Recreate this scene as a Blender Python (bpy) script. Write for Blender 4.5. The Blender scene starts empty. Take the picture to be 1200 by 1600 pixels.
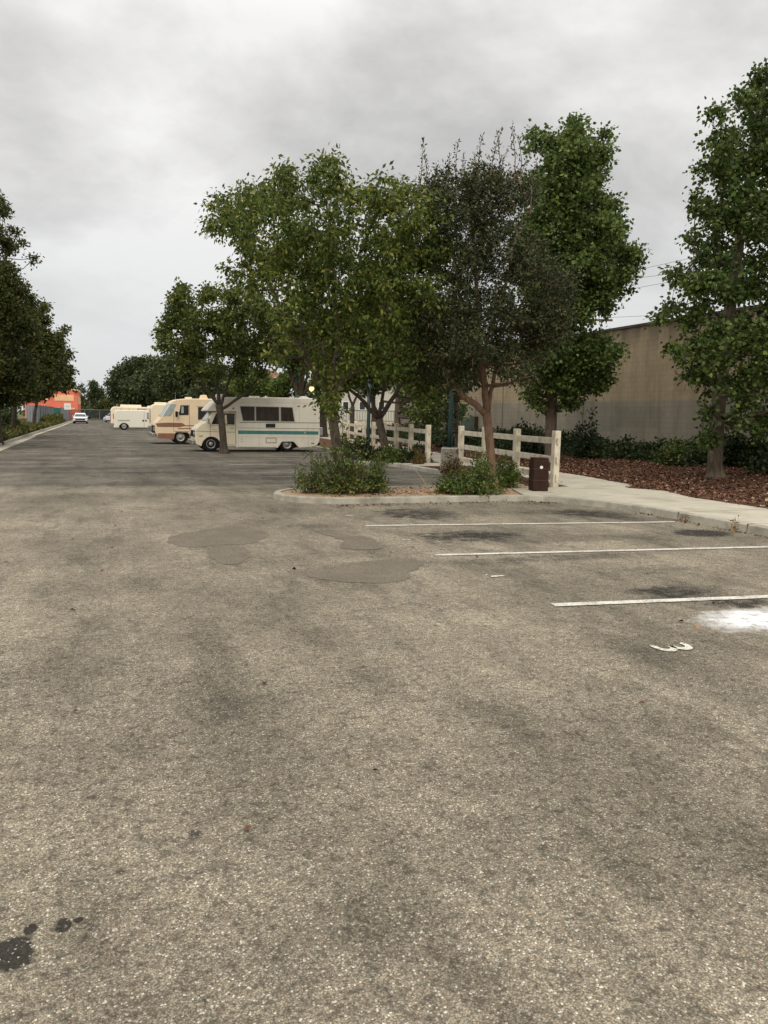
import bpy, math, random
import numpy as np
from mathutils import Vector
random.seed(7); RNG = np.random.default_rng(11)
R = math.radians
S = bpy.context.scene; C = S.collection

# ------------------------------------------------------------ camera
H = 1.65; F = 1210.0
YAW, PITCH, ROLL = R(20.3), math.atan(149 / F), R(1.0)
f_ = Vector((math.sin(YAW) * math.cos(PITCH), math.cos(YAW) * math.cos(PITCH), -math.sin(PITCH)))
r0 = Vector((math.cos(YAW), -math.sin(YAW), 0)); u0 = r0.cross(f_)
r_ = r0 * math.cos(ROLL) + u0 * math.sin(ROLL); u_ = u0 * math.cos(ROLL) - r0 * math.sin(ROLL)
from mathutils import Matrix
cam_d = bpy.data.cameras.new('camera'); cam = bpy.data.objects.new('camera', cam_d); C.objects.link(cam)
M3 = Matrix((r_, u_, -f_)).transposed()
cam.matrix_world = Matrix.Translation((0, 0, H)) @ M3.to_4x4()
cam_d.sensor_fit = 'VERTICAL'; cam_d.sensor_height = 36.0; cam_d.lens = 36.0 * F / 1600.0
cam_d.clip_start = 0.05; cam_d.clip_end = 4000
S.camera = cam

# ------------------------------------------------------------ world, sun, exposure
SUN_EL, SUN_AZ = R(42), R(205)
W = bpy.data.worlds.new('World'); S.world = W; W.use_nodes = True
nt = W.node_tree; nt.nodes.clear()
def wn(t, **k):
    n = nt.nodes.new(t)
    for a, b in k.items(): setattr(n, a, b)
    return n
wo = wn('ShaderNodeOutputWorld'); bg = wn('ShaderNodeBackground'); wl = nt.links.new
sky = wn('ShaderNodeTexSky', sky_type='NISHITA', sun_disc=False)
sky.sun_elevation = SUN_EL; sky.sun_rotation = SUN_AZ
tc = wn('ShaderNodeTexCoord'); sep = wn('ShaderNodeSeparateXYZ'); wl(tc.outputs['Generated'], sep.inputs[0])
# project the view direction on a cloud layer
zc = wn('ShaderNodeMath', operation='MAXIMUM'); zc.inputs[1].default_value = 0.0; wl(sep.outputs[2], zc.inputs[0])
za = wn('ShaderNodeMath', operation='ADD'); za.inputs[1].default_value = 0.34; wl(zc.outputs[0], za.inputs[0])
dv = wn('ShaderNodeVectorMath', operation='DIVIDE')
cz = wn('ShaderNodeCombineXYZ'); [wl(za.outputs[0], cz.inputs[i]) for i in range(3)]
wl(tc.outputs['Generated'], dv.inputs[0]); wl(cz.outputs[0], dv.inputs[1])
mp = wn('ShaderNodeMapping'); mp.inputs['Rotation'].default_value = (R(10), R(-25), R(-20)); mp.inputs['Scale'].default_value = (1.0, 1.2, 1.9)
mp.inputs['Location'].default_value = (3.1, 1.4, 0)
db = wn('ShaderNodeMixRGB'); db.inputs[0].default_value = 0.35; wl(tc.outputs['Generated'], db.inputs[1]); wl(dv.outputs[0], db.inputs[2]); wl(db.outputs[0], mp.inputs[0])
n1 = wn('ShaderNodeTexNoise'); n1.inputs['Scale'].default_value = 2.3; n1.inputs['Detail'].default_value = 8; n1.inputs['Roughness'].default_value = 0.56; n1.inputs['Distortion'].default_value = 0.15
wl(mp.outputs[0], n1.inputs[0])
cr = wn('ShaderNodeValToRGB'); e = cr.color_ramp.elements
e[0].position = 0.36; e[0].color = (0.49, 0.48, 0.47, 1); e[1].position = 0.62; e[1].color = (0.82, 0.81, 0.795, 1)
m = cr.color_ramp.elements.new(0.5); m.color = (0.66, 0.65, 0.635, 1)
wl(n1.outputs['Fac'], cr.inputs[0])
# horizon band is a shade cooler, the unseen zenith of an overcast sky is brighter
hz = wn('ShaderNodeMapRange'); hz.inputs['From Min'].default_value = 0.02; hz.inputs['From Max'].default_value = 0.26
wl(sep.outputs[2], hz.inputs[0])
mh = wn('ShaderNodeMixRGB'); mh.inputs[1].default_value = (0.62, 0.635, 0.64, 1); wl(hz.outputs[0], mh.inputs[0]); wl(cr.outputs[0], mh.inputs[2])
zr = wn('ShaderNodeMapRange'); zr.inputs['From Min'].default_value = 0.42; zr.inputs['From Max'].default_value = 0.95
zr.inputs['To Min'].default_value = 1.0; zr.inputs['To Max'].default_value = 2.8; wl(sep.outputs[2], zr.inputs[0])
vm = wn('ShaderNodeVectorMath', operation='SCALE'); wl(mh.outputs[0], vm.inputs[0]); wl(zr.outputs[0], vm.inputs['Scale'])
ns = wn('ShaderNodeVectorMath', operation='SCALE'); ns.inputs['Scale'].default_value = 0.08; wl(sky.outputs[0], ns.inputs[0])
fm = wn('ShaderNodeMixRGB'); fm.inputs[0].default_value = 0.94; wl(ns.outputs[0], fm.inputs[1]); wl(vm.outputs[0], fm.inputs[2])
wl(fm.outputs[0], bg.inputs[0]); bg.inputs[1].default_value = 1.0; wl(bg.outputs[0], wo.inputs[0])
sd = bpy.data.lights.new('sun', 'SUN'); sd.energy = 1.5; sd.angle = R(50); sd.color = (1.0, 0.93, 0.82)
so = bpy.data.objects.new('sun', sd); C.objects.link(so); so.rotation_euler = (R(90) - SUN_EL, 0, math.pi - SUN_AZ)
S.view_settings.view_transform = 'Standard'; S.view_settings.look = 'None'
S.view_settings.exposure = 0.22; S.view_settings.gamma = 1.0

# ------------------------------------------------------------ point helpers (photo pixel 1200x1600 -> a real place)
def ray(px, py): return f_ + r_ * ((px - 600) / F) + u_ * ((800 - py) / F)
def g(px, py, z=0.0):
    d = ray(px, py); t = (z - H) / d.z; return (d.x * t, d.y * t)
def atD(px, py, D):
    d = ray(px, py); t = D / (d.x * math.sin(YAW) + d.y * math.cos(YAW)); return Vector((d.x * t, d.y * t, H + d.z * t))
def onY(px, py, Y):
    d = ray(px, py); t = Y / d.y; return (d.x * t, H + d.z * t)
FWD = Vector((math.sin(YAW), math.cos(YAW), 0))

# ------------------------------------------------------------ materials
def newmat(name):
    m = bpy.data.materials.new(name); m.use_nodes = True; t = m.node_tree; b = t.nodes['Principled BSDF']; return m, t, b
def N(t, typ, inp=None, **k):
    n = t.nodes.new(typ)
    for a, b in k.items(): setattr(n, a, b)
    for a, b in (inp or {}).items():
        if isinstance(b, bpy.types.NodeSocket): t.links.new(b, n.inputs[a])
        else: n.inputs[a].default_value = b
    return n
def math_(t, op, a, b=0.0, clamp=False):
    n = N(t, 'ShaderNodeMath', {0: a, 1: b}, operation=op); n.use_clamp = clamp; return n.outputs[0]
def mix(t, fac, a, b, mode='MIX'):
    return N(t, 'ShaderNodeMixRGB', {0: fac, 1: a, 2: b}, blend_type=mode).outputs[0]
def noise(t, scale, detail=4, rough=0.5, vec=None, dist=0.0):
    i = {'Scale': scale, 'Detail': detail, 'Roughness': rough, 'Distortion': dist}
    if vec is not None: i['Vector'] = vec
    return N(t, 'ShaderNodeTexNoise', i)
def rng(t, v, a, b, c=0.0, d=1.0):
    return N(t, 'ShaderNodeMapRange', {0: v, 1: a, 2: b, 3: c, 4: d}).outputs[0]
def c4(c): return (c[0], c[1], c[2], 1)
MATS = {}
def mat(name, col, rough=0.7, var=0.12, scale=6.0, metal=0.0, bump=0.0, bscale=60, dirt=None, spec=0.5, stretch=(1, 1, 1)):
    m, t, b = newmat(name)
    co = N(t, 'ShaderNodeTexCoord').outputs['Object']
    mpn = N(t, 'ShaderNodeMapping', {0: co, 'Scale': stretch}).outputs[0]
    n = noise(t, scale, 6, 0.6, mpn).outputs['Fac']
    f = rng(t, n, 0.3, 0.7)
    lo = tuple(c * (1 - var) for c in col); hi = tuple(min(1, c * (1 + var)) for c in col)
    cc = mix(t, f, c4(lo), c4(hi))
    if dirt:
        n2 = noise(t, dirt[1], 8, 0.65, mpn).outputs['Fac']
        cc = mix(t, rng(t, n2, dirt[2], dirt[3], 0, dirt[4]), cc, c4(dirt[0]))
    t.links.new(cc, b.inputs['Base Color'])
    b.inputs['Roughness'].default_value = rough; b.inputs['Metallic'].default_value = metal
    b.inputs['Specular IOR Level'].default_value = spec if rough < .65 else .15
    if bump:
        nb = noise(t, bscale, 4, 0.6, mpn).outputs['Fac']
        bp = N(t, 'ShaderNodeBump', {'Strength': 0.6, 'Distance': bump, 'Height': nb})
        t.links.new(bp.outputs[0], b.inputs['Normal'])
    MATS[name] = m; return m
def leafmat(name, cols, trans=0.33, rough=0.5):
    m, t, b = newmat(name)
    ge = N(t, 'ShaderNodeNewGeometry')
    rp = N(t, 'ShaderNodeValToRGB', {0: ge.outputs['Random Per Island']})
    el = rp.color_ramp.elements
    while len(el) < len(cols): el.new(0.5)
    for i, (p, c) in enumerate(cols): el[i].position = p; el[i].color = c4(c)
    # broad patches of older and newer growth
    co = N(t, 'ShaderNodeTexCoord').outputs['Object']
    nn = noise(t, 0.9, 3, 0.5, co).outputs['Fac']
    cc = mix(t, 1.0, rp.outputs[0], N(t, 'ShaderNodeCombineXYZ', {0: rng(t, nn, .3, .7, .75, 1.3), 1: rng(t, nn, .3, .7, .8, 1.2), 2: rng(t, nn, .3, .7, .8, 1.1)}).outputs[0], 'MULTIPLY')
    t.links.new(cc, b.inputs['Base Color']); b.inputs['Roughness'].default_value = rough
    b.inputs['Specular IOR Level'].default_value = 0.12
    tr = N(t, 'ShaderNodeBsdfTranslucent', {0: cc}); mx = N(t, 'ShaderNodeMixShader', {0: trans, 1: b.outputs[0], 2: tr.outputs[0]})
    t.links.new(mx.outputs[0], t.nodes['Material Output'].inputs[0])
    MATS[name] = m; return m

white_rv = mat('cream_fibreglass', (.77, .72, .60), .45, .06, 2.5, dirt=((.30, .26, .19), 1.3, .5, .85, .5), stretch=(1, 1, .5))
white_cab = mat('cream_cab_paint', (.76, .68, .50), .35, .05, 3, dirt=((.33, .28, .2), 2.2, .55, .85, .4))
tan_rv = mat('tan_fibreglass', (.74, .58, .385), .45, .06, 2.0, dirt=((.40, .30, .19), 1.5, .5, .9, .4))
beige_rv = mat('beige_fibreglass', (.78, .66, .47), .5, .06, 1.5)
brown_p = mat('brown_stripe_paint', (.23, .105, .06), .45, .12, 3)
brown_d = mat('dark_brown_skirt', (.24, .10, .055), .55, .15, 3)
teal = mat('teal_stripe_paint', (.055, .20, .18), .5, .15, 5)
white_p = mat('white_van_paint', (.80, .76, .65), .35, .04, 2, dirt=((.4, .36, .28), 2, .5, .9, .3))
car_white = mat('white_car_paint', (.75, .76, .77), .25, .03, 2)
glass = mat('dark_window_glass', (.015, .016, .016), .12, .3, 3, spec=.6)
curtain = mat('curtained_window', (.035, .024, .017), .25, .45, 14, stretch=(1, 1, .12))
wind = mat('windscreen_with_sunshade', (.30, .36, .35), .15, .15, 5)
black = mat('black_rubber', (.012, .012, .013), .8, .2, 8)
under = mat('dark_underbody', (.02, .018, .016), .9, .3, 5)
chrome = mat('dull_chrome', (.42, .41, .38), .3, .15, 8, metal=.8)
rim_m = mat('steel_rim', (.36, .35, .32), .4, .2, 12, metal=.5)
seam = mat('dark_seam', (.08, .07, .055), .8, .2, 5)
alu = mat('aluminium_trim', (.45, .44, .40), .45, .1, 6, metal=.3)
orange = mat('orange_marker', (.55, .2, .04), .4, .1, 5)
conc = mat('concrete', (.44, .405, .32), .9, .12, 3.0, bump=.003, bscale=80, dirt=((.22, .20, .16), 1.1, .5, .72, .6))
conc_d = mat('weathered_kerb_concrete', (.37, .345, .28), .9, .18, 4.0, bump=.004, bscale=60, dirt=((.15, .135, .105), 2.2, .45, .7, .75))
soil = mat('dry_soil', (.42, .30, .19), 1.0, .25, 6, bump=.02, bscale=25, dirt=((.12, .085, .055), 9, .45, .65, .6))
mulch = mat('brown_mulch', (.095, .048, .03), 1.0, .45, 14, bump=.03, bscale=30)
earth = mat('earth_and_dry_grass', (.115, .105, .055), 1.0, .3, .5, bump=.02, bscale=12)
fence_w = mat('cream_vinyl', (.72, .65, .50), .6, .1, 4, dirt=((.25, .19, .12), 5.5, .46, .7, .7), stretch=(1, 1, .6))
bin_m = mat('dark_brown_metal', (.036, .018, .012), .8, .3, 5)
green_m = mat('dark_green_pole_paint', (.01, .04, .035), .45, .2, 6)
utilg = mat('green_utility_box', (.06, .08, .065), .6, .15, 4)
corr = mat('grey_corrugated_metal', (.23, .25, .27), .5, .15, 1.0, metal=.1, bump=0)
tealf = mat('teal_windscreen_fabric', (.03, .19, .15), .8, .15, 2)
coral = mat('coral_stucco', (.74, .19, .125), .85, .07, 1.0)
peach = mat('peach_stucco', (.80, .50, .28), .85, .08, 1.0)
stucco = mat('pale_stucco', (.55, .50, .40), .9, .1, .8)
tile = mat('red_roof_tiles', (.20, .095, .065), .9, .3, 3)
metalg = mat('galvanised_steel', (.20, .21, .20), .5, .2, 6, metal=.5)
wood = mat('weathered_pole_wood', (.10, .08, .06), .95, .25, 4, stretch=(1, 1, .1))
signw = mat('white_sign_face', (.75, .74, .66), .6, .05, 4)

def bark(name, a, b2, sc=10):
    m, t, b = newmat(name)
    co = N(t, 'ShaderNodeTexCoord').outputs['Object']
    v = N(t, 'ShaderNodeMapping', {0: co, 'Scale': (1, 1, .22)}).outputs[0]
    n = noise(t, sc * 2, 8, .65, v, .5).outputs['Fac']
    n2 = noise(t, 1.7, 4, .6, co).outputs['Fac']
    c = mix(t, rng(t, n, .35, .65), c4(b2), c4(a)); c = mix(t, rng(t, n2, .5, .7, 0, .5), c, c4(tuple(x * 1.5 for x in a)))
    t.links.new(c, b.inputs['Base Color']); b.inputs['Roughness'].default_value = .95
    bp = N(t, 'ShaderNodeBump', {'Strength': .8, 'Distance': .02, 'Height': n}); t.links.new(bp.outputs[0], b.inputs['Normal'])
    return m
bark_g = bark('grey_brown_bark', (.15, .115, .08), (.05, .038, .027))
bark_r = bark('reddish_bark', (.215, .13, .08), (.10, .058, .037), 7)
bark_d = bark('dark_bark', (.085, .065, .045), (.03, .022, .016))

leaf1 = leafmat('camphor_leaves', [(0, (0.041, 0.067, 0.017)), (.5, (0.082, 0.120, 0.026)), (.85, (0.162, 0.186, 0.041)), (1, (0.312, 0.312, 0.084))])
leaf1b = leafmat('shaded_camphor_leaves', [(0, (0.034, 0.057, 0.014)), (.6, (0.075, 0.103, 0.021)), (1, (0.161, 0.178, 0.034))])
leaf3 = leafmat('dull_purple_green_leaves', [(0, (.022, .030, .014)), (.45, (.046, .058, .026)), (.85, (.076, .084, .038)), (1, (.14, .14, .07))], .12)
leaf4 = leafmat('bright_green_leaves', [(0, (.044, .074, .022)), (.5, (.088, .135, .038)), (.9, (.155, .205, .058)), (1, (.23, .28, .09))], .3)
leaf5 = leafmat('maple_like_leaves', [(0, (0.029, 0.051, 0.015)), (.5, (0.061, 0.097, 0.025)), (.9, (0.105, 0.149, 0.039)), (1, (0.187, 0.220, 0.066))], .25)
leaf6 = leafmat('olive_green_leaves', [(0, (0.041, 0.060, 0.016)), (.5, (0.081, 0.108, 0.025)), (1, (0.172, 0.190, 0.052))])
leafL = leafmat('dark_olive_leaves_reddish_tips', [(0, (.026, .040, .013)), (.5, (.056, .074, .021)), (.88, (.10, .108, .03)), (1, (.15, .09, .045))], .25)
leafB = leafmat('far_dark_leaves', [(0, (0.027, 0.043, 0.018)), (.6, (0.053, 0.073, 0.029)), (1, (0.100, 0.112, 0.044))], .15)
leafY = leafmat('light_green_leaves', [(0, (.05, .085, .02)), (.5, (.085, .13, .03)), (1, (.16, .2, .05))], .3)
leafS = leafmat('shrub_leaves', [(0, (0.038, 0.070, 0.022)), (.55, (0.090, 0.138, 0.036)), (.86, (0.156, 0.192, 0.054)), (1, (0.336, 0.240, 0.096))], .2)
leafR = leafmat('browning_shrub_leaves', [(0, (.06, .07, .02)), (.4, (.12, .10, .035)), (.75, (.2, .11, .05)), (1, (.3, .2, .09))], .25)
leafI = leafmat('ivy_leaves', [(0, (.012, .022, .009)), (.6, (.028, .045, .016)), (.93, (.05, .07, .028)), (1, (.14, .13, .07))], .12)
dryl = leafmat('dry_fallen_leaves', [(0, (.045, .024, .017)), (.5, (.115, .055, .034)), (.85, (.20, .11, .07)), (1, (.40, .29, .20))], .0, .9)
weedm = leafmat('weeds_and_dry_grass', [(0, (.035, .055, .014)), (.5, (.075, .095, .022)), (.8, (.17, .15, .05)), (1, (.28, .21, .09))], .2)
straw = leafmat('dry_straw', [(0, (.30, .20, .09)), (1, (.45, .32, .17))], .1)

# ------------------------------------------------------------ mesh builder
class MB:
    def __init__(s): s.v = []; s.f = []
    def add(s, vs, fs):
        o = len(s.v); s.v += [tuple(p) for p in vs]; s.f += [tuple(i + o for i in q) for q in fs]; return s
    def box(s, x0, x1, y0, y1, z0, z1):
        x0, x1 = sorted((x0, x1)); y0, y1 = sorted((y0, y1)); z0, z1 = sorted((z0, z1))
        v = [(x, y, z) for z in (z0, z1) for y in (y0, y1) for x in (x0, x1)]
        return s.add(v, [(0, 2, 3, 1), (4, 5, 7, 6), (0, 1, 5, 4), (2, 6, 7, 3), (0, 4, 6, 2), (1, 3, 7, 5)])
    def bar(s, a, b, w, h):   # rectangular bar between two points, w across, h upright
        a, b = Vector(a), Vector(b); d = (b - a).normalized(); up = Vector((0, 0, 1)) if abs(d.z) < .9 else Vector((1, 0, 0))
        sd_ = d.cross(up).normalized(); up = sd_.cross(d)
        v = []
        for p in (a, b):
            for i, j in ((-1, -1), (1, -1), (1, 1), (-1, 1)): v.append(p + sd_ * (i * w / 2) + up * (j * h / 2))
        return s.add(v, [(0, 1, 2, 3), (7, 6, 5, 4), (0, 4, 5, 1), (1, 5, 6, 2), (2, 6, 7, 3), (3, 7, 4, 0)])
    def tube(s, pts, rad, n=8, cap=True):
        pts = [Vector(p) for p in pts]
        if not hasattr(rad, '__len__'): rad = [rad] * len(pts)
        vs = []; fs = []; prev = None
        for i, p in enumerate(pts):
            d = (pts[min(i + 1, len(pts) - 1)] - pts[max(i - 1, 0)]).normalized()
            if prev is None: prev = d.orthogonal().normalized()
            a = (prev - d * prev.dot(d)).normalized(); b = d.cross(a); prev = a
            for k in range(n):
                t = 2 * math.pi * k / n; vs.append(p + (a * math.cos(t) + b * math.sin(t)) * rad[i])
        for i in range(len(pts) - 1):
            for k in range(n): fs.append((i * n + k, i * n + (k + 1) % n, (i + 1) * n + (k + 1) % n, (i + 1) * n + k))
        if cap: fs.append(tuple(range(n))[::-1]); fs.append(tuple((len(pts) - 1) * n + k for k in range(n)))
        return s.add(vs, fs)
    def prismY(s, poly, y0, y1):   # poly in (x,z)
        n = len(poly); v = [(x, y0, z) for x, z in poly] + [(x, y1, z) for x, z in poly]
        return s.add(v, [tuple(range(n)), tuple(range(n, 2 * n))[::-1]] + [(i, n + i, n + (i + 1) % n, (i + 1) % n) for i in range(n)])
    def prismX(s, poly, x0, x1):   # poly in (y,z)
        n = len(poly); v = [(x0, y, z) for y, z in poly] + [(x1, y, z) for y, z in poly]
        return s.add(v, [tuple(range(n)), tuple(range(n, 2 * n))[::-1]] + [(i, n + i, n + (i + 1) % n, (i + 1) % n) for i in range(n)])
    def prismZ(s, poly, z0, z1):
        n = len(poly); v = [(x, y, z0) for x, y in poly] + [(x, y, z1) for x, y in poly]
        return s.add(v, [tuple(range(n))[::-1], tuple(range(n, 2 * n))] + [(i, (i + 1) % n, n + (i + 1) % n, n + i) for i in range(n)])
    def lathe(s, c, axis, prof, n=24):   # prof: (offset along axis, radius)
        c = Vector(c); ax = Vector(axis).normalized(); a = ax.orthogonal().normalized(); b = ax.cross(a)
        vs = []; fs = []; m_ = len(prof)
        for h_, r in prof:
            for k in range(n):
                t = 2 * math.pi * k / n; vs.append(c + ax * h_ + (a * math.cos(t) + b * math.sin(t)) * max(r, 1e-4))
        for i in range(m_ - 1):
            for k in range(n): fs.append((i * n + k, i * n + (k + 1) % n, (i + 1) * n + (k + 1) % n, (i + 1) * n + k))
        return s.add(vs, fs)
    def build(s, name, m, parent=None, bevel=0, smooth=False, label=None):
        o0 = Vector((0, 0, 0))
        q = parent
        while q is not None: o0 += q.location; q = q.parent
        me = bpy.data.meshes.new(name); me.from_pydata([(x - o0.x, y - o0.y, z - o0.z) for x, y, z in s.v], [], s.f)
        me.materials.append(m); me.validate()
        import bmesh
        bm = bmesh.new(); bm.from_mesh(me); bmesh.ops.recalc_face_normals(bm, faces=bm.faces); bm.to_mesh(me); bm.free()
        if smooth: me.polygons.foreach_set('use_smooth', [True] * len(me.polygons))
        o = bpy.data.objects.new(name, me); C.objects.link(o)
        if parent: o.parent = parent
        if bevel:
            b = o.modifiers.new('bevel', 'BEVEL'); b.width = bevel; b.segments = 3; b.limit_method = 'ANGLE'; b.angle_limit = R(35)
        if label: o['label'] = label
        return o
def tag(o, label=None, cat=None, group=None, kind=None):
    if label: o['label'] = label
    if cat: o['category'] = cat
    if group: o['group'] = group
    if kind: o['kind'] = kind
    return o
def thing(name, loc, label, cat, group=None):
    o = bpy.data.objects.new(name, None); C.objects.link(o); o.location = loc; o.empty_display_size = .2
    return tag(o, label, cat, group)
def struct(o): o['kind'] = 'structure'; return o
def bx(*a): return MB().box(*a)
def copy_tree(o, parent=None):
    c = o.copy(); C.objects.link(c)
    if parent: c.parent = parent
    for ch in list(o.children): copy_tree(ch, c)
    return c

# ------------------------------------------------------------ ground
def ground_mats():
    m, t, b = newmat('worn_asphalt')
    P = N(t, 'ShaderNodeNewGeometry').outputs['Position']
    xyz = N(t, 'ShaderNodeSeparateXYZ', {0: P}); X, Y = xyz.outputs[0], xyz.outputs[1]; P_y = Y
    # aggregate stones
    v = N(t, 'ShaderNodeTexVoronoi', {'Vector': P, 'Scale': 165.0}, feature='F1')
    sv = N(t, 'ShaderNodeSeparateColor', {0: v.outputs['Color']})
    n_f = noise(t, 60, 3, .6, P).outputs['Fac']; n_m = noise(t, 7, 6, .6, P).outputs['Fac']; n_l = noise(t, .55, 6, .6, P).outputs['Fac']
    base = mix(t, sv.outputs[0], (.22, .184, .130, 1), (.465, .408, .304, 1))
    n_s = noise(t, 22, 5, .7, P).outputs['Fac']
    base = mix(t, rng(t, v.outputs['Distance'], .35, .75, 0, .6), base, (.060, .053, .043, 1))
    base = mix(t, math_(t, 'GREATER_THAN', sv.outputs[1], .955), base, (.66, .61, .50, 1))
    base = mix(t, math_(t, 'GREATER_THAN', sv.outputs[2], .985), base, (.30, .20, .13, 1))
    base = mix(t, rng(t, n_s, .36, .50, .75, 0), base, (.085, .073, .054, 1))
    base = mix(t, rng(t, n_f, .36, .52, .5, 0), base, (.06, .053, .043, 1))
    tone = math_(t, 'MULTIPLY', rng(t, n_m, .3, .7, .78, 1.16), rng(t, n_l, .34, .66, .70, 1.14))
    # tyre paths running along the aisle
    vy = N(t, 'ShaderNodeMapping', {0: P, 'Scale': (1.0, .07, 1)}).outputs[0]
    n_t = noise(t, 1.1, 5, .55, vy).outputs['Fac']
    tone = math_(t, 'MULTIPLY', tone, rng(t, n_t, .34, .66, .84, 1.12))
    n_w = noise(t, 2.3, 6, .62, N(t, 'ShaderNodeMapping', {0: P, 'Scale': (1.0, .32, 1)}).outputs[0]).outputs['Fac']
    tone = math_(t, 'MULTIPLY', tone, rng(t, n_w, .48, .68, 1.04, .68))
    tc_ = N(t, 'ShaderNodeCombineXYZ', {0: tone, 1: tone, 2: tone}).outputs[0]
    col = mix(t, 1, base, tc_, 'MULTIPLY')
    # warp for ragged edges
    nw = N(t, 'ShaderNodeTexNoise', {'Vector': P, 'Scale': 1.6, 'Detail': 6.0, 'Roughness': .62})
    wv = N(t, 'ShaderNodeVectorMath', {0: nw.outputs['Color'], 1: (.5, .5, .5)}, operation='SUBTRACT').outputs[0]
    wv = N(t, 'ShaderNodeVectorMath', {0: wv}, operation='SCALE'); wv.inputs['Scale'].default_value = 1.3
    Pw = N(t, 'ShaderNodeVectorMath', {0: P, 1: wv.outputs[0]}, operation='ADD').outputs[0]
    sw = N(t, 'ShaderNodeSeparateXYZ', {0: Pw})
    # newer, greyer surfacing beyond the first bay
    b1 = rng(t, math_(t, 'ADD', sw.outputs[1], math_(t, 'MULTIPLY', sw.outputs[0], .12)), 18.2, 18.7)
    grey = mix(t, 1, col, (.60, .63, .68, 1), 'MULTIPLY')
    n_b = noise(t, .35, 5, .6, N(t, 'ShaderNodeMapping', {0: P, 'Scale': (.6, 1.6, 1)}).outputs[0]).outputs['Fac']
    col = mix(t, math_(t, 'MULTIPLY', b1, rng(t, n_b, .35, .6, .55, 1.0)), col, grey)
    n_h = noise(t, 1.0, 6, .6, N(t, 'ShaderNodeMapping', {0: P, 'Scale': (.16, 1.1, 1)}).outputs[0]).outputs['Fac']
    col = mix(t, math_(t, 'MULTIPLY', rng(t, P_y, 16, 24), rng(t, n_h, .46, .6, 0, .75)), col, mix(t, 1, col, (.5, .5, .52, 1), 'MULTIPLY'))
    b2 = math_(t, 'MULTIPLY', rng(t, sw.outputs[1], 22.3, 22.6), rng(t, sw.outputs[1], 25.2, 25.6, 1, 0))
    col = mix(t, math_(t, 'MULTIPLY', b2, .5), col, mix(t, 1, col, (.62, .62, .64, 1), 'MULTIPLY'))
    # stains: (x, y, rx, ry, strength, edge softness)
    st = []
    def stain(px, py, wpx, hpx, k, soft=.6):
        a = g(px, py); l = g(px - wpx, py); u = g(px, py - hpx); d = g(px, py + hpx)
        rx = math.hypot(a[0] - l[0], a[1] - l[1]); ry = math.hypot(u[0] - d[0], u[1] - d[1]) / 2; st.append((a[0], a[1], rx, ry, k, soft))
    stain(25, 1486, 36, 24, .9, .15); stain(46, 1452, 10, 8, .75, .2); stain(98, 1446, 12, 11, .7, .2); stain(122, 1437, 8, 4, .8, .2)
    stain(302, 1303, 12, 6, .6, .3); stain(190, 1362, 9, 6, .5, .4)
    stain(655, 803, 66, 9, .85); stain(725, 838, 85, 9, 1); stain(770, 836, 60, 5, .8); stain(880, 842, 110, 6, .35); stain(1000, 812, 60, 5, .35); stain(500, 822, 30, 4, .3); stain(640, 880, 60, 6, .3); stain(1030, 890, 60, 5, .3); stain(430, 745, 120, 5, .4); stain(300, 742, 90, 4, .45); stain(250, 757, 130, 4, .35); stain(120, 775, 110, 5, .25); stain(690, 762, 70, 4, .5); stain(580, 757, 60, 4, .4); stain(860, 800, 60, 4, .3); stain(930, 803, 62, 7, 1)
    stain(1098, 833, 50, 5, .85, .3); stain(860, 872, 190, 5, .45); stain(1060, 925, 80, 10, .9); stain(1150, 940, 60, 8, .8); stain(1000, 838, 60, 5, .3)
    stain(300, 1040, 90, 60, .22, .9); stain(360, 1100, 90, 70, .25, .9); stain(140, 1000, 60, 30, .22, .9); stain(60, 1070, 60, 50, .2, .9)
    stain(1150, 1080, 90, 90, .2, .9); stain(560, 1450, 130, 60, .22, .9); stain(1180, 1300, 60, 20, .3, .8); stain(190, 870, 60, 14, .18, .9)
    stain(760, 1110, 110, 50, .12, .9); stain(760, 1350, 160, 70, .14, .9); stain(330, 1000, 40, 40, .2, .8)
    nb2 = noise(t, 5, 6, .65, P).outputs['Fac']; stone = rng(t, sv.outputs[1], .93, .96, 1, .35)
    wv2 = N(t, 'ShaderNodeVectorMath', {0: N(t, 'ShaderNodeTexNoise', {'Vector': P, 'Scale': 5.0, 'Detail': 5.0, 'Roughness': .65}).outputs['Color'], 1: (.5, .5, .5)}, operation='SUBTRACT').outputs[0]
    for x, y, rx, ry, k, soft in st:
        amp = min(2.2, (2.4 if soft > .35 else 1.1) * min(rx, ry) + .03)
        wq = N(t, 'ShaderNodeVectorMath', {0: wv2}, operation='SCALE'); wq.inputs['Scale'].default_value = amp
        pq = N(t, 'ShaderNodeVectorMath', {0: P, 1: wq.outputs[0]}, operation='ADD').outputs[0]
        d = N(t, 'ShaderNodeVectorMath', {0: pq, 1: (x, y, 0)}, operation='SUBTRACT').outputs[0]
        d = N(t, 'ShaderNodeVectorMath', {0: d, 1: (1 / rx, 1 / ry, 0)}, operation='MULTIPLY').outputs[0]
        ln = N(t, 'ShaderNodeVectorMath', {0: d}, operation='LENGTH').outputs['Value']
        fc = rng(t, ln, 1 - soft * (.75 if soft < .85 else 1), 1 + soft * .35, min(1, k * (1.35 if soft < .85 else 1.15)), 0)
        if soft > .35: fc = math_(t, 'MULTIPLY', fc, rng(t, nb2, .38, .52, .5, 1.0))
        fc = math_(t, 'MULTIPLY', fc, stone)
        col = mix(t, fc, col, mix(t, .10, (.022, .020, .018, 1), col))
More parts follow.
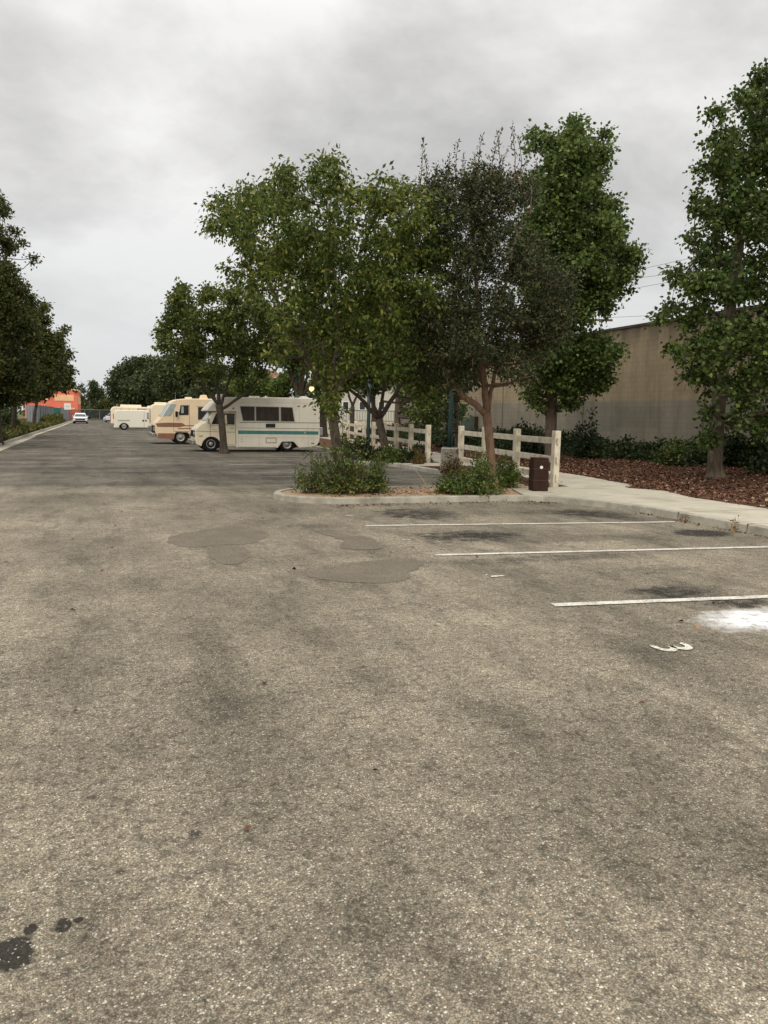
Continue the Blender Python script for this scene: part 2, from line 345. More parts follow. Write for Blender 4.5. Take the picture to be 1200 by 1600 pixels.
    sv_ = N(t, 'ShaderNodeTexVoronoi', {'Vector': N(t, 'ShaderNodeVectorMath', {0: P, 1: N(t, 'ShaderNodeVectorMath', {0: wv2, 1: (.12, .12, 0)}, operation='MULTIPLY').outputs[0]}, operation='ADD').outputs[0], 'Scale': 3.2})
    sc_ = N(t, 'ShaderNodeSeparateColor', {0: sv_.outputs['Color']})
    spk = math_(t, 'MULTIPLY', rng(t, sv_.outputs['Distance'], .05, .09, 1, 0), math_(t, 'GREATER_THAN', sc_.outputs[0], .80))
    col = mix(t, math_(t, 'MULTIPLY', spk, .62), col, (.04, .036, .03, 1))
    # cracks and tar seams
    cv = N(t, 'ShaderNodeTexVoronoi', {'Vector': Pw, 'Scale': .28}, feature='DISTANCE_TO_EDGE')
    ck = rng(t, cv.outputs['Distance'], .0, .012, .5, 0)
    col = mix(t, math_(t, 'MULTIPLY', ck, rng(t, n_l, .45, .6, 0, 1)), col, (.05, .045, .04, 1))
    def line(yv, k, w):
        return math_(t, 'MULTIPLY', math_(t, 'LESS_THAN', math_(t, 'ABSOLUTE', math_(t, 'SUBTRACT', sw.outputs[1], yv)), w), k)
    for yv, k, w in ((45.5, .6, .25), (24.2, .6, .16), (30.5, .35, .2), (66, .4, .4)):
        col = mix(t, line(yv, k, w), col, (.05, .048, .045, 1))
    # white powder spill
    sp = g(1195, 968)
    d = N(t, 'ShaderNodeVectorMath', {0: N(t, 'ShaderNodeVectorMath', {0: P, 1: N(t, 'ShaderNodeVectorMath', {0: wv2, 1: (.5, .5, .5)}, operation='MULTIPLY').outputs[0]}, operation='ADD').outputs[0], 1: (sp[0], sp[1], 0)}, operation='SUBTRACT').outputs[0]
    d = N(t, 'ShaderNodeVectorMath', {0: d, 1: (1 / .62, 1 / .36, 0)}, operation='MULTIPLY').outputs[0]
    ln = N(t, 'ShaderNodeVectorMath', {0: d}, operation='LENGTH').outputs['Value']
    ns_ = noise(t, 9, 6, .7, P).outputs['Fac']
    col = mix(t, math_(t, 'MULTIPLY', rng(t, ln, .45, 1.15, 1, 0), rng(t, ns_, .37, .50, .25, 1)), col, (.80, .80, .79, 1))
    t.links.new(col, b.inputs['Base Color']); b.inputs['Roughness'].default_value = .95; b.inputs['Specular IOR Level'].default_value = .12
    hgt = math_(t, 'SUBTRACT', math_(t, 'MULTIPLY', sv.outputs[0], .4), v.outputs['Distance'])
    bp = N(t, 'ShaderNodeBump', {'Strength': .7, 'Distance': .004, 'Height': hgt}); t.links.new(bp.outputs[0], b.inputs['Normal'])
    # patches: finer, darker mix of asphalt
    m2, t2, bb = newmat('asphalt_patch')
    P2 = N(t2, 'ShaderNodeNewGeometry').outputs['Position']
    v2 = N(t2, 'ShaderNodeTexVoronoi', {'Vector': P2, 'Scale': 120.0}); s2 = N(t2, 'ShaderNodeSeparateColor', {0: v2.outputs['Color']})
    c2 = mix(t2, s2.outputs[0], (.075, .063, .046, 1), (.225, .192, .142, 1))
    nn = noise(t2, 2.5, 6, .6, P2).outputs['Fac']
    c2 = mix(t2, rng(t2, nn, .35, .65, 0, .45), c2, (.085, .072, .053, 1))
    t2.links.new(c2, bb.inputs['Base Color']); bb.inputs['Roughness'].default_value = .92; bb.inputs['Specular IOR Level'].default_value = .3
    # worn paint
    m3, t3, b3 = newmat('worn_white_paint')
    P3 = N(t3, 'ShaderNodeNewGeometry').outputs['Position']
    na = noise(t3, 45, 5, .7, P3).outputs['Fac']; nb = noise(t3, 4, 4, .6, P3).outputs['Fac']
    fac = rng(t3, math_(t3, 'ADD', na, math_(t3, 'MULTIPLY', nb, .5)), .60, .76)
    c3 = mix(t3, fac, (.22, .20, .165, 1), (.60, .575, .50, 1))
    t3.links.new(c3, b3.inputs['Base Color']); b3.inputs['Roughness'].default_value = .8
    m4, t4, b4 = newmat('faded_white_paint')
    P4 = N(t4, 'ShaderNodeNewGeometry').outputs['Position']
    na = noise(t4, 30, 5, .7, P4).outputs['Fac']; nb = noise(t4, 1.5, 4, .6, P4).outputs['Fac']
    fac = rng(t4, math_(t4, 'ADD', na, math_(t4, 'MULTIPLY', nb, .6)), .72, .92)
    c4_ = mix(t4, fac, (.12, .11, .09, 1), (.50, .48, .42, 1)); t4.links.new(c4_, b4.inputs['Base Color']); b4.inputs['Roughness'].default_value = .85
    return m, m2, m3, m4
asphalt, patch_m, paint, paint_f = ground_mats()
struct(bx(-1500, 1500, -1500, 1500, -.5, -.02).build('ground', earth))
struct(MB().add([(-3.8, -20, .0), (30, -20, .0), (30, 170, .0), (-3.8, 170, .0)], [(0, 1, 2, 3)]).build('asphalt_road', asphalt))

def ragged(pts, amp, sub=6, seed=1):
    rr = random.Random(seed); out = []
    n = len(pts)
    for i in range(n):
        a, b = pts[i], pts[(i + 1) % n]
        for k in range(sub):
            t = k / sub; out.append((a[0] + (b[0] - a[0]) * t + rr.uniform(-amp, amp), a[1] + (b[1] - a[1]) * t + rr.uniform(-amp, amp)))
    return out
def smoothpoly(p, it=2):
    for _ in range(it):
        q = []
        for i in range(len(p)):
            a, b = p[i], p[(i + 1) % len(p)]
            q += [(a[0] * .75 + b[0] * .25, a[1] * .75 + b[1] * .25), (a[0] * .25 + b[0] * .75, a[1] * .25 + b[1] * .75)]
        p = q
    return p
def patch(pix, seed, z=.004):
    p0 = smoothpoly([g(*q) for q in pix], 2); rr = random.Random(seed); p = []; n = len(p0)
    for i in range(n):
        a, b = p0[i], p0[(i + 1) % n]; L_ = math.dist(a, b) + 1e-6; nx_, ny_ = -(b[1] - a[1]) / L_, (b[0] - a[0]) / L_; k_ = max(1, int(L_ / .035))
        for k in range(k_):
            x, y = a[0] + (b[0] - a[0]) * k / k_, a[1] + (b[1] - a[1]) * k / k_
            o_ = .022 * math.sin(9 * x + seed) + .018 * math.sin(17 * y + 5 * x) + .012 * math.sin(41 * x - 23 * y) + rr.uniform(-.007, .007)
            p.append((x + nx_ * o_, y + ny_ * o_))
    struct(MB().add([(x, y, z) for x, y in p], [tuple(range(len(p)))]).build('asphalt_patch', patch_m))
patch([(478, 902), (500, 888), (560, 879), (600, 874), (650, 872), (662, 884), (642, 896), (640, 906), (600, 912), (560, 911), (520, 908)], 1)
patch([(505, 825), (545, 838), (575, 838), (600, 856), (580, 861), (540, 859), (528, 852), (540, 847), (515, 838), (490, 830)], 2, .005)
patch([(325, 858), (345, 850), (385, 855), (395, 870), (370, 883), (345, 880), (330, 872)], 3)
patch([(250, 845), (300, 830), (370, 820), (430, 832), (400, 850), (330, 853), (290, 856)], 5, .003)

# paint marks
def strip(a, b, w, z=.008, m=None, name='stall_line'):
    a, b = Vector((*a, z)), Vector((*b, z)); d = (b - a).normalized(); n = Vector((-d.y, d.x, 0)) * w / 2
    return struct(MB().add([a - n, b - n, b + n, a + n], [(0, 1, 2, 3)]).build(name, m or paint))
strip((3.78, 10.99), (8.95, 10.24), .10); strip((3.78, 8.41), (9.1, 7.75), .10); strip((3.78, 5.82), (9.1, 5.12), .11); strip((3.85, 3.24), (9.1, 2.6), .1)
for i, y in enumerate((17.9, 20.4, 22.9, 25.5, 28.0, 30.6, 33.1)):
    strip((3.8 + .2 * (i % 2), y), (8.2 if y > 24 else 9.2, y - .45), .10, m=paint_f)
for y in (38.3, 41.0, 47.5, 50, 55, 60, 65, 70): strip((2.6, y), (8.6, y - .4), .10, m=paint_f)
def arcstroke(mb, cx, cy, r, a0, a1, w, z):
    n = 12; vs = []
    for k in range(n + 1):
        a = a0 + (a1 - a0) * k / n
        for rr in (r - w / 2, r + w / 2): vs.append((cx + rr * math.cos(a), cy + rr * 1.35 * math.sin(a), z))
    mb.add(vs, [(2 * k, 2 * k + 1, 2 * k + 3, 2 * k + 2) for k in range(n)])
three = MB(); c3 = g(1051, 1012)
# a 3 read by a driver pulling in (+X is up): two bowls side by side along X, open towards +Y
for dx in (-.068, .068): arcstroke(three, c3[0] + dx, c3[1] + .02, .064, R(150) if dx < 0 else R(178), R(362) if dx < 0 else R(390), .046, .008)
struct(three.build('stall_number', paint))
for (px, py, w, h) in ((777, 901, .17, .06), (760, 899, .02, .03), (634, 843.5, .15, .05), (545, 806, .16, .07)):
    c = g(px, py); p = ragged([(c[0] - w / 2, c[1] - h / 2), (c[0] + w / 2, c[1] - h / 3), (c[0] + w / 2.4, c[1] + h / 2), (c[0] - w / 3, c[1] + h / 3)], .012, 3, int(px))
    struct(MB().add([(x, y, .008) for x, y in p], [tuple(range(len(p)))]).build('faded_stall_number', paint))

# kerbs
def kerb(path, w=.15, h=.13, closed=False, name='kerb', m=None):
    P = [Vector((x, y, 0)) for x, y in path]; n = len(P); vs = []
    for i, p in enumerate(P):
        a = P[(i - 1) % n] if (closed or i > 0) else p; b = P[(i + 1) % n] if (closed or i < n - 1) else p
        d = (b - a).normalized(); nn = Vector((-d.y, d.x, 0)); k = h + random.uniform(-.004, .004)
        vs += [p, p + nn * .012 + Vector((0, 0, k - .015)), p + nn * .03 + Vector((0, 0, k)), p + nn * w + Vector((0, 0, k)), p + nn * w]
    fs = []
    for i in range(n if closed else n - 1):
        j = (i + 1) % n
        for k in range(4): fs.append((i * 5 + k, j * 5 + k, j * 5 + k + 1, i * 5 + k + 1))
    if not closed: fs += [tuple(range(5)), tuple((n - 1) * 5 + k for k in range(5))]
    return struct(MB().add(vs, fs).build(name, m or conc_d))
def sub(path, step=.6):
    out = []
    for a, b in zip(path[:-1], path[1:]):
        n = max(1, int(math.dist(a, b) / step))
        for k in range(n): out.append((a[0] + (b[0] - a[0]) * k / n, a[1] + (b[1] - a[1]) * k / n))
    out.append(path[-1]); return out
# left kerb and gutter
lk = sub([(-4.15, -20), (-4.15, 60), (-3.9, 95), (-3.9, 150)], 1.5)
kerb(lk, .16, .14)
gut = MB(); lg = [(x + .45 if y < 55 else x + .3, y) for x, y in lk]; vs = []
for (x, y), (x2, y2) in zip(lk, lg): vs += [(x, y, .006), (x2, y2, .004 + .003)]
gut.add(vs, [(2 * i, 2 * i + 1, 2 * i + 3, 2 * i + 2) for i in range(len(lk) - 1)]); struct(gut.build('gutter', conc))
struct(MB().add([(-4.3, -20, .1), (-4.3, 60, .1), (-4.05, 95, .1), (-4.05, 150, .1), (-40, 150, .5), (-40, -20, .5)], [(0, 5, 4, 3, 2, 1)]).build('verge', earth))
# island
isl = []
cx, cy, rr = 4.5, 15.0, 1.15
for k in range(15):
    a = R(90 + 180 * k / 14); isl.append((cx + rr * 1.1 * math.cos(a), cy + rr * math.sin(a)))
front = sub([isl[-1], (6.5, 13.78), (8.05, 13.62)], .5)[1:]
path_island = isl + front
kerb([(9.4, 16.05), (8.2, 16.1), (6.5, 16.15)] + path_island, .15, .12)
struct(MB().prismZ([(x, y) for x, y in [(9.4, 15.9)] + [(cx + (x - cx) * .93, cy + (y - cy) * .9) for x, y in isl] + [(6.5, 13.9), (8.1, 13.8), (8.5, 14.9), (9.4, 15.2)]], -.1, .10).build('planting_bed', soil))
# right-hand kerb, pavement and path
kerb(sub([(8.05, 13.62), (8.6, 13.2), (9.0, 12.3), (9.2, 11.2), (9.2, -8)], .5), .15, .13)
kj = MB()
for y in np.arange(-6, 11, 1.5): kj.box(9.199, 9.36, y - .003, y + .003, 0, .1335)
struct(kj.build('kerb_joints', seam))
walk = [(9.34, -8), (9.34, 11.2), (9.14, 12.35), (8.72, 13.3), (8.1, 13.76), (8.5, 14.9), (9.5, 15.05), (10.15, 15.2), (10.75, 19.0), (11.25, 22.5), (9.45, 22.6), (9.45, 23.9), (10.9, 24.0), (13.8, 43.6), (15, 60),
        (17, 60), (15.7, 43.6), (13.0, 24), (12.5, 18), (12.0, 15.3), (11.35, 14.6), (11.75, 13.9), (11.3, 12.5), (11.25, 10), (11.1, 6), (11.1, -8)]
struct(MB().prismZ(walk, -.1, .13).build('pavement', conc))
js = MB()
for y in np.arange(-6, 13, 1.5): js.box(9.36, 11.05 + (.15 if y > 7 else 0), y - .006, y + .006, .12, .1312)
struct(js.build('pavement_joints', seam))
kerb(sub([(9.3, 60), (10.4, 46), (9.9, 30), (8.45, 28.2), (8.3, 25.2), (9.25, 23.9), (9.3, 22.6), (9.3, 16.2)], .8), .15, .13)
struct(MB().prismZ([(9.45, 15.95), (9.6, 15.25), (10.05, 15.25), (11.2, 22.55), (9.45, 22.55)], -.1, .115).build('planting_strip', mulch))
struct(MB().prismZ([(9.4, 23.95), (10.85, 24.05), (13.75, 43.6), (14.95, 60), (9.5, 60), (10.5, 46), (10.05, 30), (8.6, 28.1), (8.45, 25.3)], -.1, .115).build('planting_strip', mulch))
# mulch bed up to the wall, rising a little
nx, ny = 24, 60; vs = []; fs = []
def left_edge(y):
    pts = [(-8, 11.05), (6, 11.05), (10, 11.2), (12.5, 11.25), (13.9, 11.7), (14.6, 11.3), (15.3, 11.95), (18, 12.45), (24, 12.95), (43.6, 15.6), (60, 16.9)]
    return float(np.interp(y, [p[0] for p in pts], [p[1] for p in pts]))
for j in range(ny + 1):
    y = -8 + 68 * j / ny; x0 = left_edge(y)
    for i in range(nx + 1):
        u = i / nx; x = x0 + (20.4 - x0) * u; vs.append((x, y, .115 + .0 if i == 0 else .125 + .28 * u + random.uniform(-.015, .015)))
for j in range(ny):
    for i in range(nx): a = j * (nx + 1) + i; fs.append((a, a + 1, a + nx + 2, a + nx + 1))
struct(MB().add(vs, fs).build('mulch_bed', mulch))
def bedz(x, y):
    x0 = left_edge(y); return .13 + .28 * max(0, min(1, (x - x0) / (20.4 - x0)))

# ------------------------------------------------------------ foliage
def quads(name, cen, dirs, nrm, L, Wd, m, parent=None, fold=.25):
    """one mesh of leaf-sized kites"""
    n = len(cen); side = np.cross(dirs, nrm); side /= np.linalg.norm(side, axis=1)[:, None] + 1e-9
    L = L[:, None]; Wd = Wd[:, None]
    v = np.empty((n, 4, 3))
    v[:, 0] = cen; v[:, 1] = cen + dirs * L * .42 + side * Wd + nrm * L * fold * .3; v[:, 2] = cen + dirs * L; v[:, 3] = cen + dirs * L * .42 - side * Wd + nrm * L * fold * .3
    if parent is not None:
        o0 = Vector((0, 0, 0)); q = parent
        while q is not None: o0 += q.location; q = q.parent
        v -= np.array(o0)
    me = bpy.data.meshes.new(name); me.vertices.add(n * 4); me.vertices.foreach_set('co', v.reshape(-1).astype(np.float32))
    me.loops.add(n * 4); me.loops.foreach_set('vertex_index', np.arange(n * 4, dtype=np.int32))
    me.polygons.add(n); me.polygons.foreach_set('loop_start', np.arange(0, n * 4, 4, dtype=np.int32)); me.polygons.foreach_set('loop_total', np.full(n, 4, dtype=np.int32))
    me.materials.append(m); me.update(calc_edges=True)
    o = bpy.data.objects.new(name, me); C.objects.link(o)
    if parent is not None: o.parent = parent
    return o
def unit(a): return a / (np.linalg.norm(a, axis=1)[:, None] + 1e-9)
def leaf_cloud(centres, per, sig, L, droop=.3, horiz=.5, sq=.8):
    """leaves round clump centres -> positions, directions, normals, lengths"""
    c = np.repeat(np.asarray(centres), per, axis=0); n = len(c)
    off = RNG.normal(size=(n, 3)); rad = np.minimum(np.abs(RNG.normal(size=n)), 1.7); off = unit(off) * (rad[:, None]) * sig; off[:, 2] *= sq
    p = c + off
    d = unit(unit(off) * .8 + RNG.normal(size=(n, 3)) * .6 + np.array([0, 0, -droop]))
    nr = RNG.normal(size=(n, 3)) * (1 - horiz) + np.array([0, 0, horiz]); nr = unit(nr - d * np.sum(nr * d, axis=1)[:, None])
    return p, d, nr, L * RNG.uniform(.65, 1.3, n)
def tree(name, label, cat, D, trunk, limbs, blobs, leafm, barkm, L=.1, dens=1.0, per=45, sig=.2, droop=.35, horiz=.45, clump=1.0, depth=.8, group=None, twigs=True, wid=.3, sprays=None, seed=3, base_z=.1, shell=.35):
    """pixel outlines are only used to size a real crown at depth D; each blob also gets a depth of its own"""
    rr = random.Random(seed); k = D / F
    T = [atD(px, py, D) for px, py, _ in trunk]; T[0].z = base_z - .05
    root = thing(name, (T[0].x, T[0].y, base_z), label, cat, group)
    mb = MB()
    # smooth trunk with root flare
    pts = []; rad = []
    for i in range(len(T) - 1):
        for s_ in range(4):
            t = s_ / 4; pts.append(T[i].lerp(T[i + 1], t)); rad.append(trunk[i][2] * (1 - t) + trunk[i + 1][2] * t)
    pts.append(T[-1]); rad.append(trunk[-1][2]); rad[0] *= 1.5; rad[1] *= 1.12
    mb.tube(pts, rad, 12)
    nodes = [(p, r) for p, r in zip(pts[len(pts) // 3:], rad[len(pts) // 3:])]
    # crown extent for depth spread
    cxs = [b[0] for b in blobs]; cys = [b[1] for b in blobs]
    mx_, my_ = sum(cxs) / len(cxs), sum(cys) / len(cys); RX = max(abs(b[0] - mx_) + b[2] for b in blobs); RY = max(abs(b[1] - my_) + b[2] for b in blobs)
    for lm in limbs:     # (list of (px,py,depth offset), r0, r1)
        path, ra, rb = lm; q = [atD(px, py, D) + FWD * dz for px, py, dz in path]; pp = []
        for i in range(len(q) - 1):
            for s_ in range(4): pp.append(q[i].lerp(q[i + 1], s_ / 4) + Vector((rr.uniform(-1, 1), rr.uniform(-1, 1), rr.uniform(-1, 1))) * ra * .35 * (0 if i + s_ == 0 else 1))
        pp.append(q[-1]); nn = len(pp); mb.tube(pp, [ra + (rb - ra) * i / (nn - 1) for i in range(nn)], 8)
        nodes += [(p, ra + (rb - ra) * i / (nn - 1)) for i, p in enumerate(pp)][1:]
    cl = []; base_nodes = list(nodes)
    for b in blobs:
        px, py, rp = b[:3]; ex = max(0, 1 - ((px - mx_) / RX) ** 2 - .4 * ((py - my_) / RY) ** 2) ** .5
        span = RX * k * depth * ex
        for rep, off in enumerate(([b[3]] if len(b) > 3 else [rr.uniform(-1, -.25) * span, rr.uniform(.2, 1) * span])):
            c = atD(px, py, D + off) + Vector((rr.uniform(-.2, .2), rr.uniform(-.2, .2), 0)) * rp * k * rep; r = rp * k * (1 + off / D)
            n = max(2, int(dens * 9 * (r / .5) ** 2 / clump ** 2))
            pos = unit(RNG.normal(size=(n, 3))) * (RNG.uniform(shell, 1, n)[:, None] ** .7) * r
            pos[:, 2] *= .92; cl.append(pos + np.array(c))
            if twigs:
                c2 = min(base_nodes, key=lambda q: (q[0] - c).length + max(0, (q[0].z - c.z)) * 1.5)
                a = c2[0]; ra = min(c2[1] * .7, .05 * (D / 20)); mid = a.lerp(c, .5) + Vector((rr.uniform(-.15, .15), rr.uniform(-.15, .15), -.12 * (c - a).length * .5))
                mb.tube([a, a.lerp(mid, .5) + Vector((0, 0, -.02)), mid, c], [ra, ra * .8, ra * .6, ra * .25], 6, False)
                for _ in range(4):
                    e = c + Vector((rr.gauss(0, 1), rr.gauss(0, 1), rr.gauss(0.2, 1))).normalized() * r * .85
                    mb.tube([mid.lerp(c, rr.uniform(0, 1)), c.lerp(e, .5), e], [ra * .35, ra * .22, ra * .1], 4, False)
    spr = []
    for px, py, ln in (sprays or []):
        a = atD(px, py, D) + FWD * rr.uniform(-.8, .8) * RX * k * .5; dr = Vector((rr.uniform(-.25, .25), rr.uniform(-.25, .25), 1)).normalized(); bend = Vector((rr.uniform(-1, 1), rr.uniform(-1, 1), 0)) * .12
        spr.append((a, dr, bend, ln * k)); mb.tube([a - Vector((0, 0, .5)), a, a + dr * ln * k * .5 + bend * .3, a + dr * ln * k + bend], [.012, .009, .006, .002], 4, False)
    mb.build('trunk', barkm, root, smooth=True)
    cl = np.concatenate(cl)
    p, d, nr, LL = leaf_cloud(cl, per, sig, L, droop, horiz)
    if sprays:    # long upright leafy shoots: (px, py, length px)
        ex = []
        for a, dr, bend, l_ in spr:
            n = int(l_ / .016)
            for i in range(n): t = i / n; ex.append(tuple(a + dr * (l_ * t) + bend * t * t + Vector((rr.gauss(0, 1), rr.gauss(0, 1), 0)) * .035 * (1.3 - t)))
        ex = np.array(ex); d2 = unit(RNG.normal(size=ex.shape) * .7 + np.array([0, 0, .8])); n2 = RNG.normal(size=ex.shape); n2 = unit(n2 - d2 * np.sum(n2 * d2, axis=1)[:, None])
        p = np.concatenate([p, ex]); d = np.concatenate([d, d2]); nr = np.concatenate([nr, n2]); LL = np.concatenate([LL, L * RNG.uniform(.6, 1.1, len(ex))])
    ok = p[:, 2] > .3; p, d, nr, LL = p[ok], d[ok], nr[ok], LL[ok]
    quads('crown', p, d, nr, LL, LL * wid, leafm, root)
    return root

tree('camphor_tree', 'big camphor tree with yellow-green drooping foliage rising from the kerbed island', 'tree', 16.4,
     [(531, 772, .125), (528, 710, .11), (520, 655, .10), (513, 612, .10)],
     [([(513, 612, 0), (480, 560, -.3), (440, 480, -.5), (400, 390, -.6)], .075, .02), ([(513, 612, 0), (530, 540, .3), (520, 430, .2), (510, 320, 0)], .085, .02),
      ([(515, 620, 0), (560, 570, .4), (600, 480, .6), (630, 370, .4)], .07, .02), ([(513, 612, 0), (500, 530, .8), (460, 420, 1.2)], .05, .02)],
     [(378, 325, 34), (440, 300, 40), (512, 282, 34), (350, 350, 24), (345, 320, 14), (420, 365, 50), (500, 355, 60), (570, 325, 38), (605, 300, 28), (640, 330, 42), (680, 335, 26), (600, 400, 60), (665, 400, 38),
      (530, 440, 66), (455, 440, 52), (405, 410, 32), (620, 470, 58), (672, 455, 30), (560, 530, 50), (480, 515, 42), (445, 490, 28), (600, 560, 30), (500, 575, 28), (362, 425, 12), (385, 440, 14), (388, 296, 16), (447, 268, 12),
      (515, 252, 9), (690, 370, 18), (512, 622, 11), (522, 645, 9), (648, 545, 25), (430, 545, 18)],
     leaf1, bark_g, L=.10, dens=1.45, per=62, sig=.19, droop=.75, horiz=.25, wid=.24, seed=5)
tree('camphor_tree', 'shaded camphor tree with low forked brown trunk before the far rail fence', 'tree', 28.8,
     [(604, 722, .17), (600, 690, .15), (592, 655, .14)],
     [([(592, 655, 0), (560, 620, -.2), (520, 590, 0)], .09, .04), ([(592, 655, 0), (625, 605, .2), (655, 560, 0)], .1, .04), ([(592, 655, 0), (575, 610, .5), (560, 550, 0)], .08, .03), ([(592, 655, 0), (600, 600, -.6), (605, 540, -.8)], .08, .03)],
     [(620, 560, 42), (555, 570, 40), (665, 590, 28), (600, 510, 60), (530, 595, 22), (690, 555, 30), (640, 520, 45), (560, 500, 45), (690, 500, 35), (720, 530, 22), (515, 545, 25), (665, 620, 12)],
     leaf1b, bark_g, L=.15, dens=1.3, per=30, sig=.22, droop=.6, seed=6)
tree('purple_leaf_tree', 'sparse dusky purple-green tree with smooth reddish forked trunk on the island', 'tree', 16.9,
     [(772, 768, .11), (767, 712, .095), (763, 668, .095), (760, 645, .10)],
     [([(760, 648, 0), (722, 618, -.2), (695, 580, -.3), (680, 530, -.4), (672, 460, -.4)], .075, .03), ([(760, 645, 0), (756, 590, 0), (747, 500, .1), (742, 400, 0), (735, 310, 0)], .085, .02),
      ([(762, 645, 0), (772, 600, .3), (795, 540, .5), (830, 450, .6)], .06, .02), ([(757, 600, 0), (738, 560, .5), (725, 480, .8), (715, 380, .8)], .05, .02), ([(752, 560, 0), (780, 470, -.5), (800, 370, -.7)], .045, .015)],
     [(670, 305, 22), (690, 285, 22), (822, 300, 18), (765, 280, 24), (650, 400, 20), (700, 335, 36), (760, 325, 42), (798, 300, 28), (740, 285, 28), (780, 395, 55), (712, 415, 42), (835, 415, 38), (862, 470, 30), (700, 490, 42), (770, 490, 58), (830, 515, 42), (690, 545, 30), (800, 560, 34), (740, 545, 34), (880, 440, 20), (690, 380, 26), (660, 520, 26), (840, 560, 18), (870, 520, 18), (720, 580, 22), (670, 570, 24), (655, 550, 18), (850, 500, 34), (880, 500, 18), (700, 600, 14), (820, 590, 16)],
     leaf3, bark_r, L=.085, dens=3.0, per=50, sig=.18, droop=.1, horiz=.15, wid=.2, seed=8,
     sprays=[(655, 300, 60), (668, 290, 55), (690, 290, 50), (700, 280, 45), (712, 280, 55), (725, 270, 40), (742, 272, 50), (762, 270, 45), (775, 265, 40), (785, 262, 42), (797, 262, 45), (806, 268, 40), (812, 280, 45), (745, 300, 60), (680, 300, 55), (820, 310, 45)])
tree('sweetgum_tree', 'tall bright green tree rising behind the near rail fence', 'tree', 27.3,
     [(862, 728, .25), (860, 690, .21), (862, 620, .19), (870, 500, .15), (885, 350, .09), (895, 240, .04)],
     [([(862, 600, 0), (900, 560, -.5), (940, 530, -.6)], .06, .02), ([(866, 560, 0), (830, 540, .3), (815, 510, .3)], .05, .02), ([(870, 480, 0), (920, 430, -.3), (970, 400, -.3)], .06, .02), ([(880, 400, 0), (850, 340, .3), (840, 300, .3)], .05, .02)],
     [(848, 216, 16), (897, 205, 18), (870, 235, 18), (890, 245, 34), (930, 242, 20), (850, 285, 30), (905, 300, 42), (955, 318, 17), (865, 350, 48), (925, 370, 42), (962, 352, 16), (975, 408, 26), (990, 410, 12), (900, 430, 52), (955, 440, 30), (850, 440, 42), (935, 475, 20),
      (880, 495, 40), (860, 555, 38), (920, 550, 34), (948, 565, 20), (882, 590, 38), (838, 612, 16), (846, 632, 12), (930, 590, 24), (890, 626, 14), (960, 545, 10), (835, 570, 20), (905, 270, 30), (944, 210, 8)],
     leaf4, bark_g, L=.125, dens=1.4, per=54, sig=.25, droop=.3, horiz=.5, wid=.42, seed=9, base_z=.25, depth=.7)
tree('sweetgum_tree', 'very tall dark green tree in the mulch at the right edge', 'tree', 19.8,
     [(1117, 762, .215), (1117, 725, .185), (1121, 650, .17), (1135, 520, .15), (1155, 380, .12), (1175, 240, .07), (1188, 140, .03)],
     [([(1124, 610, 0), (1085, 560, -.3), (1060, 540, -.4)], .05, .015), ([(1130, 570, 0), (1180, 520, .4), (1240, 500, .5)], .06, .02), ([(1138, 500, 0), (1085, 480, -.4), (1035, 492, -.5)], .05, .012), ([(1150, 420, 0), (1100, 390, .3), (1075, 430, .3)], .05, .015), ([(1165, 320, 0), (1240, 300, -.3), (1290, 320, -.4)], .06, .02), ([(1170, 280, 0), (1120, 240, 0)], .04, .015)],
     [(1188, 122, 16), (1165, 160, 20), (1200, 165, 42), (1118, 172, 9), (1125, 215, 24), (1108, 265, 20), (1160, 250, 46), (1230, 240, 55), (1088, 315, 14), (1128, 330, 40), (1200, 335, 58), (1280, 340, 50), (1112, 395, 28), (1082, 440, 20), (1057, 428, 9), (1130, 440, 46),
      (1210, 440, 58), (1290, 460, 50), (1050, 482, 13), (1090, 495, 26), (1030, 494, 8), (1150, 525, 46), (1230, 540, 50), (1056, 545, 11), (1078, 572, 16), (1118, 585, 34), (1180, 595, 38), (1250, 600, 44), (1110, 640, 14), (1160, 632, 14), (1186, 655, 12), (1112, 675, 9), (1110, 690, 7), (1100, 540, 24), (1215, 640, 22), (1085, 370, 14), (1180, 672, 14), (1230, 665, 22), (1145, 655, 10)],
     leaf5, bark_g, L=.105, dens=1.1, per=60, sig=.2, droop=.4, horiz=.45, wid=.42, seed=10, base_z=.28, depth=.7)
tree('parking_lot_tree', 'mid-sized olive green tree standing in front of the teal-striped camper', 'tree', 32.7,
     [(350, 708, .19), (349, 690, .15), (346, 655, .14), (342, 632, .15)],
     [([(342, 632, 0), (322, 605, -.2), (300, 560, -.3), (285, 510, -.3)], .08, .03), ([(342, 632, 0), (338, 590, .2), (335, 530, .3), (330, 480, .2)], .08, .02), ([(344, 635, 0), (358, 600, -.2), (375, 560, -.2), (400, 510, 0)], .07, .02), ([(345, 640, 0), (385, 612, .3), (410, 580, .3), (425, 540, .2)], .07, .02)],
     [(285, 475, 20), (282, 455, 12), (325, 460, 16), (355, 468, 18), (268, 500, 18), (308, 505, 30), (355, 508, 30), (400, 488, 26), (372, 455, 8), (420, 518, 20), (262, 535, 15), (298, 545, 24), (345, 545, 20), (385, 545, 28), (425, 548, 20), (408, 578, 11), (375, 578, 12), (343, 582, 11), (318, 578, 12), (284, 570, 10), (256, 520, 10), (395, 460, 10), (438, 530, 12)],
     leaf6, bark_d, L=.14, dens=1.3, per=44, sig=.24, droop=.3, wid=.36, seed=12, base_z=.02)
GL = 'dark trees along the left verge'
